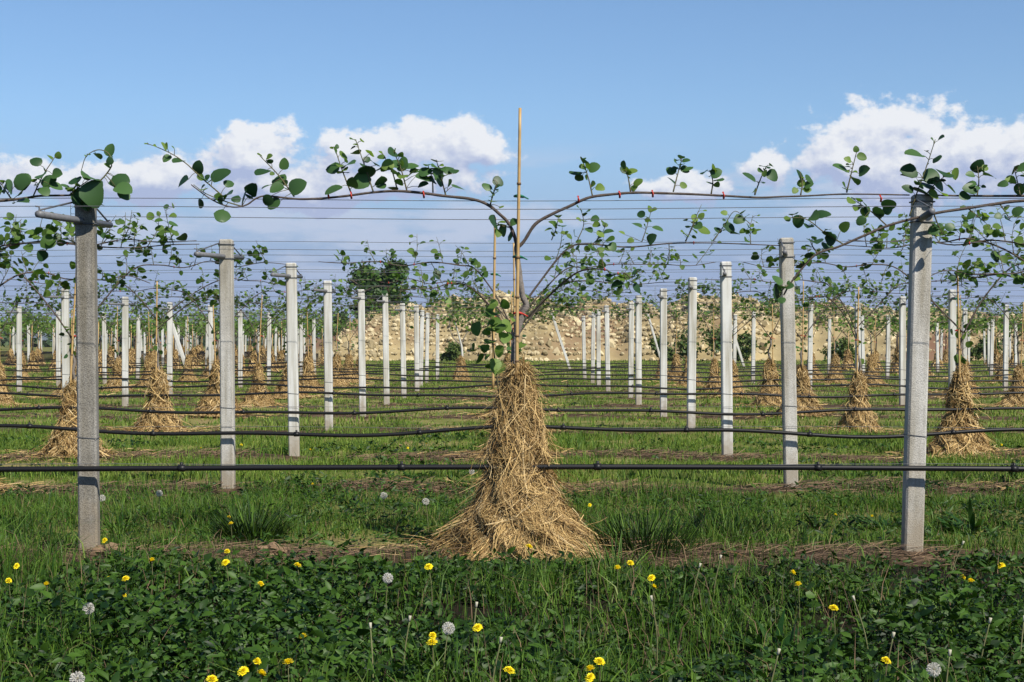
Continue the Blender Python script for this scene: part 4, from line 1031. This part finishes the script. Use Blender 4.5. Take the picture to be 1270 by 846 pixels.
# ------------------------------------------------------------------ single plants
GRASSY = leaf_template([(0, .5), (.3, .9), (.6, 1), (.85, .6), (1, .04)], .09, .03, .28)
def tuft(name, label, px, py, n, hmin, hmax, w, m, spread, rad, cat='grass tuft'):
    y = CH * F / (py - CY); x = (px - CX) / F * y
    mb = MB(); an = U(0, 6.28, n); r = np.sqrt(U(0, 1, n)) * rad
    b = np.stack([r * np.cos(an), r * np.sin(an), np.full(n, -.01)], -1)
    d = norm(np.stack([np.cos(an) * spread * U(.2, 1, n), np.sin(an) * spread * U(.2, 1, n), np.ones(n)], -1))
    nr = np.stack([-np.cos(an), -np.sin(an), np.full(n, .5)], -1) + rng.normal(0, .3, (n, 3))
    tp_ = LANCE if name == 'dock_plant' else GRASSY
    hh = (hmin + (hmax - hmin) * U(0, 1, n) ** 1.6) * (1 - .35 * r / rad); ww = U(.6, 1.3, n) * w / .09
    cut = np.arange(n) < n * .8
    d = norm(d + rng.normal(0, .16, (n, 3)))
    for sel, mi in ((cut, 0), (~cut, 1)): batch(mb, tp_[0], tp_[1], b[sel], d[sel], nr[sel], hh[sel], mi, wid=ww[sel])
    o = mb.build(name, [m, M_grass if name == 'grass_tuft' else m]); o.location = (x, y, float(gh(x, y))); tag(o, label, cat)
T = tuft
T('grass_tuft', 'dense dark grass tuft just right of the second-row left post', 312, 672, 620, .08, .40, .0040, M_dark, .60, .19)
T('dock_plant', 'broad-leaved dock plant on the grass right of the front right post', 1205, 660, 50, .10, .34, .019, M_dock, 1.5, .14, 'plant')
T('dock_plant', 'long-leaved plant on the grass left of the front right post', 1100, 650, 44, .08, .24, .015, M_dock, 1.5, .12, 'plant')
T('dock_plant', 'small dark upright plant in the grass between the two right-hand posts', 1013, 652, 26, .08, .2, .013, M_dark, .8, .06, 'plant')
T('grass_tuft', 'tall green grass tuft beside the right foot of the central straw mound', 762, 722, 90, .12, .40, .0045, M_grass, .55, .16)
T('grass_tuft', 'tall grass clump coloured dark as shade, right of the central straw mound', 800, 690, 480, .06, .38, .0040, M_dark, .5, .36)
T('grass_tuft', 'grass clump coloured dark as shade, halfway between the central mound and the front right post', 905, 668, 260, .05, .32, .0040, M_dark, .6, .30)
T('grass_tuft', 'bright grass tuft at the bottom left among the weeds', 92, 812, 90, .14, .36, .0045, M_grass, .8, .13)
T('grass_tuft', 'upright grass tuft at the bottom, left of centre', 318, 838, 90, .14, .34, .0045, M_grass, .6, .16)
T('dock_plant', 'broad plantain rosette at the bottom edge below the straw mound', 662, 838, 36, .08, .24, .016, M_dock, 1.5, .09, 'plant')
T('dock_plant', 'lance-leaved plant at the bottom edge right of centre', 958, 812, 46, .10, .28, .014, M_dock, 1.1, .12, 'plant')
T('dock_plant', 'second lance-leaved plant at the bottom edge further right', 1022, 830, 46, .10, .28, .014, M_dock, 1.2, .12, 'plant')
T('grass_tuft', 'green grass tuft right of the front left post', 150, 660, 90, .10, .26, .0045, M_grass, .8, .12)
# sucker shoot with leaves at the back of the big mound
t = thing('leafy_sucker', 'leafy green sucker growing by the top of the central straw mound', 'plant', (P(608, 450, Z1 + .3)[0], Z1 + .3, .0))
mb = MB(); n = 34
pts = np.stack([rng.normal(.02, .07, n), rng.normal(0, .05, n), U(1.12, 1.55, n)], -1)
batch(mb, KIWI[0][0], KIWI[0][1], pts, rdir(n) + np.array([0, 0, -.1]), rdir(n) * .6 + np.array([0, -.5, .8]), U(.05, .10, n)); mb.build('foliage', M_leafy, t)
mb = MB(); tube(mb, [(.1, 0, .7), (.03, 0, 1.2), (.0, 0, 1.55)], .008, .003, 5, per=4); mb.build('stem', M_shoot, t)

# dandelions
PET = np.array([[-.5, 0, 0], [.5, 0, 0], [-.6, .7, .16], [.6, .7, .16], [-.3, 1, .14], [.3, 1, .14]], float)
def dandelion(tilt):
    t = thing('dandelion', None, 'dandelion', (0, 0, 0))
    hgt = .2; mb = MB(); tube(mb, [(0, 0, -.02), (.008, .004, .1), (.0, 0, hgt)], .0026, .0024, 5, per=4); mb.build('stem', M_stalk, t)
    mb = MB()
    for k, (nn, l, el) in enumerate(((30, .024, .05), (28, .021, .22), (24, .017, .42), (20, .013, .65), (14, .009, .95), (8, .006, 1.4))):
        an = np.linspace(0, 6.283, nn, endpoint=False) + k * .13 + U(-.06, .06, nn); ee = el + U(-.12, .12, nn)
        d = np.stack([np.cos(an) * np.cos(ee), np.sin(an) * np.cos(ee), np.sin(ee)], -1)
        nr = np.stack([-np.cos(an) * np.sin(ee), -np.sin(an) * np.sin(ee), np.cos(ee)], -1)
        batch(mb, PET, STF, np.tile([[0, 0, .0022 * k]], (nn, 1)) + d * .001, d, nr, l * U(.85, 1.1, nn), wid=.0052)
    h = mb.build('flower_head', M_yellow, t); h.location = (0, 0, hgt); h.rotation_euler = tilt
    mb = MB(); tube(mb, [(0, 0, -.013), (0, 0, -.001)], .004, .007, 8); c = mb.build('calyx', M_stalk, h)
    return t
DP = [dandelion((.22, .05, 0)), dandelion((.38, -.25, .2)), dandelion((.05, .3, .3)), dandelion((.0, -.2, .1))]
def at_head(px, py, h):
    y = (CH - h) * F / (py - CY); return (px - CX) / F * y, y
FL = [(278, 685, 'upper yellow dandelion of the pair right of the front left post'), (283, 698, 'lower yellow dandelion of the pair right of the front left post'),
      (373, 702, 'yellow dandelion alone between the front left post and the straw mound'), (186, 696, 'yellow dandelion low beside the brown earth right of the left post'),
      (133, 720, 'yellow dandelion just below the foot of the front left post'), (153, 719, 'drooping yellow dandelion right below the front left post'),
      (149, 739, 'small yellow dandelion below the drooping one by the left post'), (60, 726, 'yellow dandelion in the weeds left of the front left post'),
      (12, 721, 'yellow dandelion at the left edge of the photo'), (18, 703, 'yellow dandelion on the straw strip at the left edge'),
      (319, 726, 'narrow half-closed dandelion in weeds below the pair'), (378, 791, 'yellow dandelion in the lower left weeds, alone on a thin stem'),
      (318, 822, 'upper dandelion of the bottom left cluster'), (301, 834, 'largest dandelion of the bottom left cluster'), (320, 838, 'lowest small dandelion of the bottom left cluster'),
      (353, 824, 'small dandelion at the right of the bottom left cluster'), (268, 844, 'dandelion cut by the bottom edge at left'),
      (536, 704, 'yellow dandelion at the left foot of the straw mound'), (656, 679, 'yellow dandelion against the front of the straw mound'),
      (537, 797, 'larger yellow dandelion in the weeds below the mound at left'), (532, 789, 'small dandelion just above the larger one below the mound'),
      (589, 780, 'faded dandelion in weeds below the straw mound'), (635, 833, 'dandelion at the bottom edge below the straw mound'),
      (763, 705, 'left dandelion of the pair right of the straw mound'), (780, 699, 'right dandelion of the pair right of the straw mound'),
      (811, 718, 'upper small dandelion right of the pair by the mound'), (810, 729, 'lower small dandelion right of the pair by the mound'),
      (732, 832, 'big dandelion at the bottom edge right of centre'), (741, 821, 'small dandelion above the big one at the bottom edge'), (733, 842, 'lowest dandelion at the bottom edge right of centre'),
      (985, 712, 'flat dandelion below the brown strip left of the right post'), (990, 726, 'half-closed dandelion under the flat one'),
      (1034, 756, 'tiny dandelion in the dark weeds at right'), (1242, 703, 'dandelion alone in the dark weeds at the right edge'),
      (1196, 717, 'left dandelion right of the front right post'), (1203, 722, 'right dandelion of the two below the right post'),
      (1096, 821, 'yellow dandelion at the bottom right beside a bare stalk'),
      (132, 671, 'dandelion in the grass just right of the front left post foot'), (285, 642, 'upper dandelion on the dark tuft by the second-row post'), (287, 650, 'lower dandelion on the dark tuft by the second-row post'),
      (684, 624, 'dandelion in the grass at the right flank of the mound'), (732, 627, 'dandelion on the grass right of the mound'),
      (1034, 639, 'dandelion on the grass left of the front right post'), (1079, 641, 'small dandelion on the grass close to the front right post'),
      (1236, 582, 'left dandelion of two under the pipe at right'), (1246, 583, 'right dandelion of two under the pipe at right'),
      (385, 558, 'dandelion at the foot of the third-row left post'), (388, 601, 'dandelion on the grass under the pipe, left of the mound'),
      (528, 550, 'dandelion above the pipe left of the mound'), (507, 556, 'dandelion in grass between third-row post and mound'),
      (244, 550, 'left dandelion near the second-row left post'), (250, 556, 'right dandelion near the second-row left post'), (298, 552, 'dandelion just right of the second-row left post'),
      (41, 503, 'dandelion between the left edge and the straw mound'), (794, 521, 'dandelion on the grass left of the fourth-row right post'), (783, 535, 'dandelion nearer to the pipe left of the right posts'),
      (1238, 478, 'dandelion in the grass near the right edge'), (1243, 552, 'dandelion right of the large right-hand straw mound')]
for k, (px, py, lab) in enumerate(FL):
    s = 1.0 if py > 660 else .8
    x, y = at_head(px, py, .2 * s)
    o = inst(DP[k % 4]); o.location = (x, y, 0); o.rotation_euler = (U(-.08, .08), U(-.08, .08), U(-.5, .5))
    ss = s * U(.55, .9); o.scale = (ss, ss, s); tag(o, lab, 'dandelion', 'yellow dandelions in the grass')
cl3 = [(682, 486), (697, 484), (704, 489), (676, 491), (690, 490)]
for k, (px, py) in enumerate(cl3):
    x, y = at_head(px, py, .16); o = inst(DP[k % 4]); o.location = (x, y, 0); o.scale = (1.5, 1.5, .8); o.rotation_euler = (0, 0, U(0, 6))
    tag(o, 'tiny dandelion in the yellow cluster on the grass right of the mound top', 'dandelion', 'dandelion cluster beyond the mound')
def clock():
    t = thing('dandelion_clock', None, 'seed head', (0, 0, 0)); mb = MB(); tube(mb, [(0, 0, -.02), (.006, 0, .12), (0, 0, .24)], .0026, .0022, 5, per=4); mb.build('stem', M_stalk, t)
    mb = MB(); n = 260; d = rdir(n); c = np.array([0, 0, .24])
    batch(mb, STR, STF, c + d * .004, d, rdir(n), .019 * U(.9, 1.05, n), wid=.0007)
    n2 = 150; d2 = rdir(n2)
    for k in range(5):
        q = norm(d2 + rdir(n2) * .25); batch(mb, STR, STF, c + d2 * .017, q, rdir(n2), .008, wid=.0009)
    iv1, if1 = ico(2); mb.add(iv1 * .0055 + c, if1, 1); mb.build('seed_head', [M_fluff, M_stalk], t); return t
CK = clock()
for (px, py, lab) in ((480, 716, 'grey dandelion clock in weeds left of the straw mound'), (115, 755, 'dandelion clock in the weeds below the front left post'),
                      (88, 841, 'dandelion clock at the bottom edge near the left corner'), (1158, 831, 'large white dandelion clock at the bottom right'),
                      (550, 780, 'dandelion clock low in the weeds below the mound'), (126, 617, 'dandelion clock touching the right side of the front left post'),
                      (200, 612, 'dandelion clock in the grass between the two left posts'), (477, 614, 'dandelion clock on the grass left of the mound'),
                      (531, 622, 'dandelion clock near the left flank of the mound'), (586, 585, 'dandelion clock under the pipe beside the mound')):
    x, y = at_head(px, py, .24); o = inst(CK); o.location = (x, y, 0); o.rotation_euler = (U(-.1, .1), U(-.1, .1), U(0, 6)); tag(o, lab, 'seed head', 'dandelion clocks in the grass')
def stalk():
    t = thing('seed_stalk', None, 'stalk', (0, 0, 0)); mb = MB(); tube(mb, [(0, 0, -.02), (.01, 0, .14), (.04, 0, .28)], .0032, .0026, 6, per=5); mb.build('stem', M_stalk, t)
    mb = MB(); tube(mb, [(.038, 0, .275), (.041, 0, .286), (.043, 0, .296)], .0045, .0060, 7); mb.build('bud', M_bud, t); return t
SK = stalk()
for (px, py, rz, lab) in ((1213, 768, 0, 'bare leaning stalk in the dark weeds, second from the right edge'), (1262, 767, 1.0, 'bare slanting stalk at the right edge'), (1175, 810, 0, 'bare stalk at the bottom right beside the white clock'),
                      (1096, 785, 0, 'bare stalk above the lone bottom right dandelion'), (950, 806, 0, 'bare stalk by the lance-leaved plant at the bottom'), (1174, 670, 0, 'tall bare stalk just right of the front right post'),
                      (501, 767, 0, 'bare stalk in weeds below and left of the mound'), (463, 776, 2, 'bare stalk left of the clock-side stalk, bottom left of centre'), (608, 793, 0, 'bare brown stalk in weeds below the mound'),
                      (585, 750, 1, 'bare stalk just under the front of the mound'), (815, 740, 3.1, 'bare stalk leaning left, right of the mound'), (1080, 740, 3.1, 'bare dark stalk below the foot of the right post'), (884, 690, 0, 'bare stalk at the edge of the brown strip'), (854, 700, 0.4, 'bare stalk left of the brown strip')):
    x, y = at_head(px, py, .29); o = inst(SK); o.location = (x, y, 0); o.rotation_euler = (U(-.1, .1), U(-.1, .2), rz); tag(o, lab, 'stalk', 'bare dandelion stalks')
# clods of earth
for (px, py, s, lab) in ((135, 692, .07, 'brown clod of earth at the foot of the front left post'), (338, 690, .06, 'pale clod of earth below the dark grass tuft')):
    y = CH * F / (py - CY); x = (px - CX) / F * y; v_, f_ = ico(3)
    n_ = 1 + .18 * np.sin(v_[:, 0] * 7 + 1) + .15 * np.sin(v_[:, 1] * 9 + v_[:, 2] * 6) + .08 * rng.normal(size=len(v_))
    mb = MB(); mb.add(v_ * n_[:, None] * np.array([1.4, 1, .75]) * s, f_); o = mb.build('earth_clod', M_litter, smooth=False); o.location = (x, y, .03); tag(o, lab, 'clod')
for p in (PROTO, PROTO_D, PROTO_P): assert p.name in used
# thin blue summer air
HAZE = 1.0e-4
mb = MB(); box(mb, (0, 0, 99), (19000, 19000, 200)); hz = mb.build('haze', [], smooth=False); hz['kind'] = 'stuff'
hz['label'] = 'thin blue air fading the distant hills'
hm = bpy.data.materials.new('thin_air'); hm.use_nodes = True; nt = hm.node_tree
nt.nodes.remove(nt.nodes['Principled BSDF']); pv = nt.nodes.new('ShaderNodeVolumePrincipled')
pv.inputs['Color'].default_value = (.72, .82, 1, 1); pv.inputs['Density'].default_value = HAZE
nt.links.new(pv.outputs[0], nt.nodes['Material Output'].inputs['Volume']); hz.data.materials.append(hm)
print('objects', len(bpy.data.objects), 'far posts', nfp)
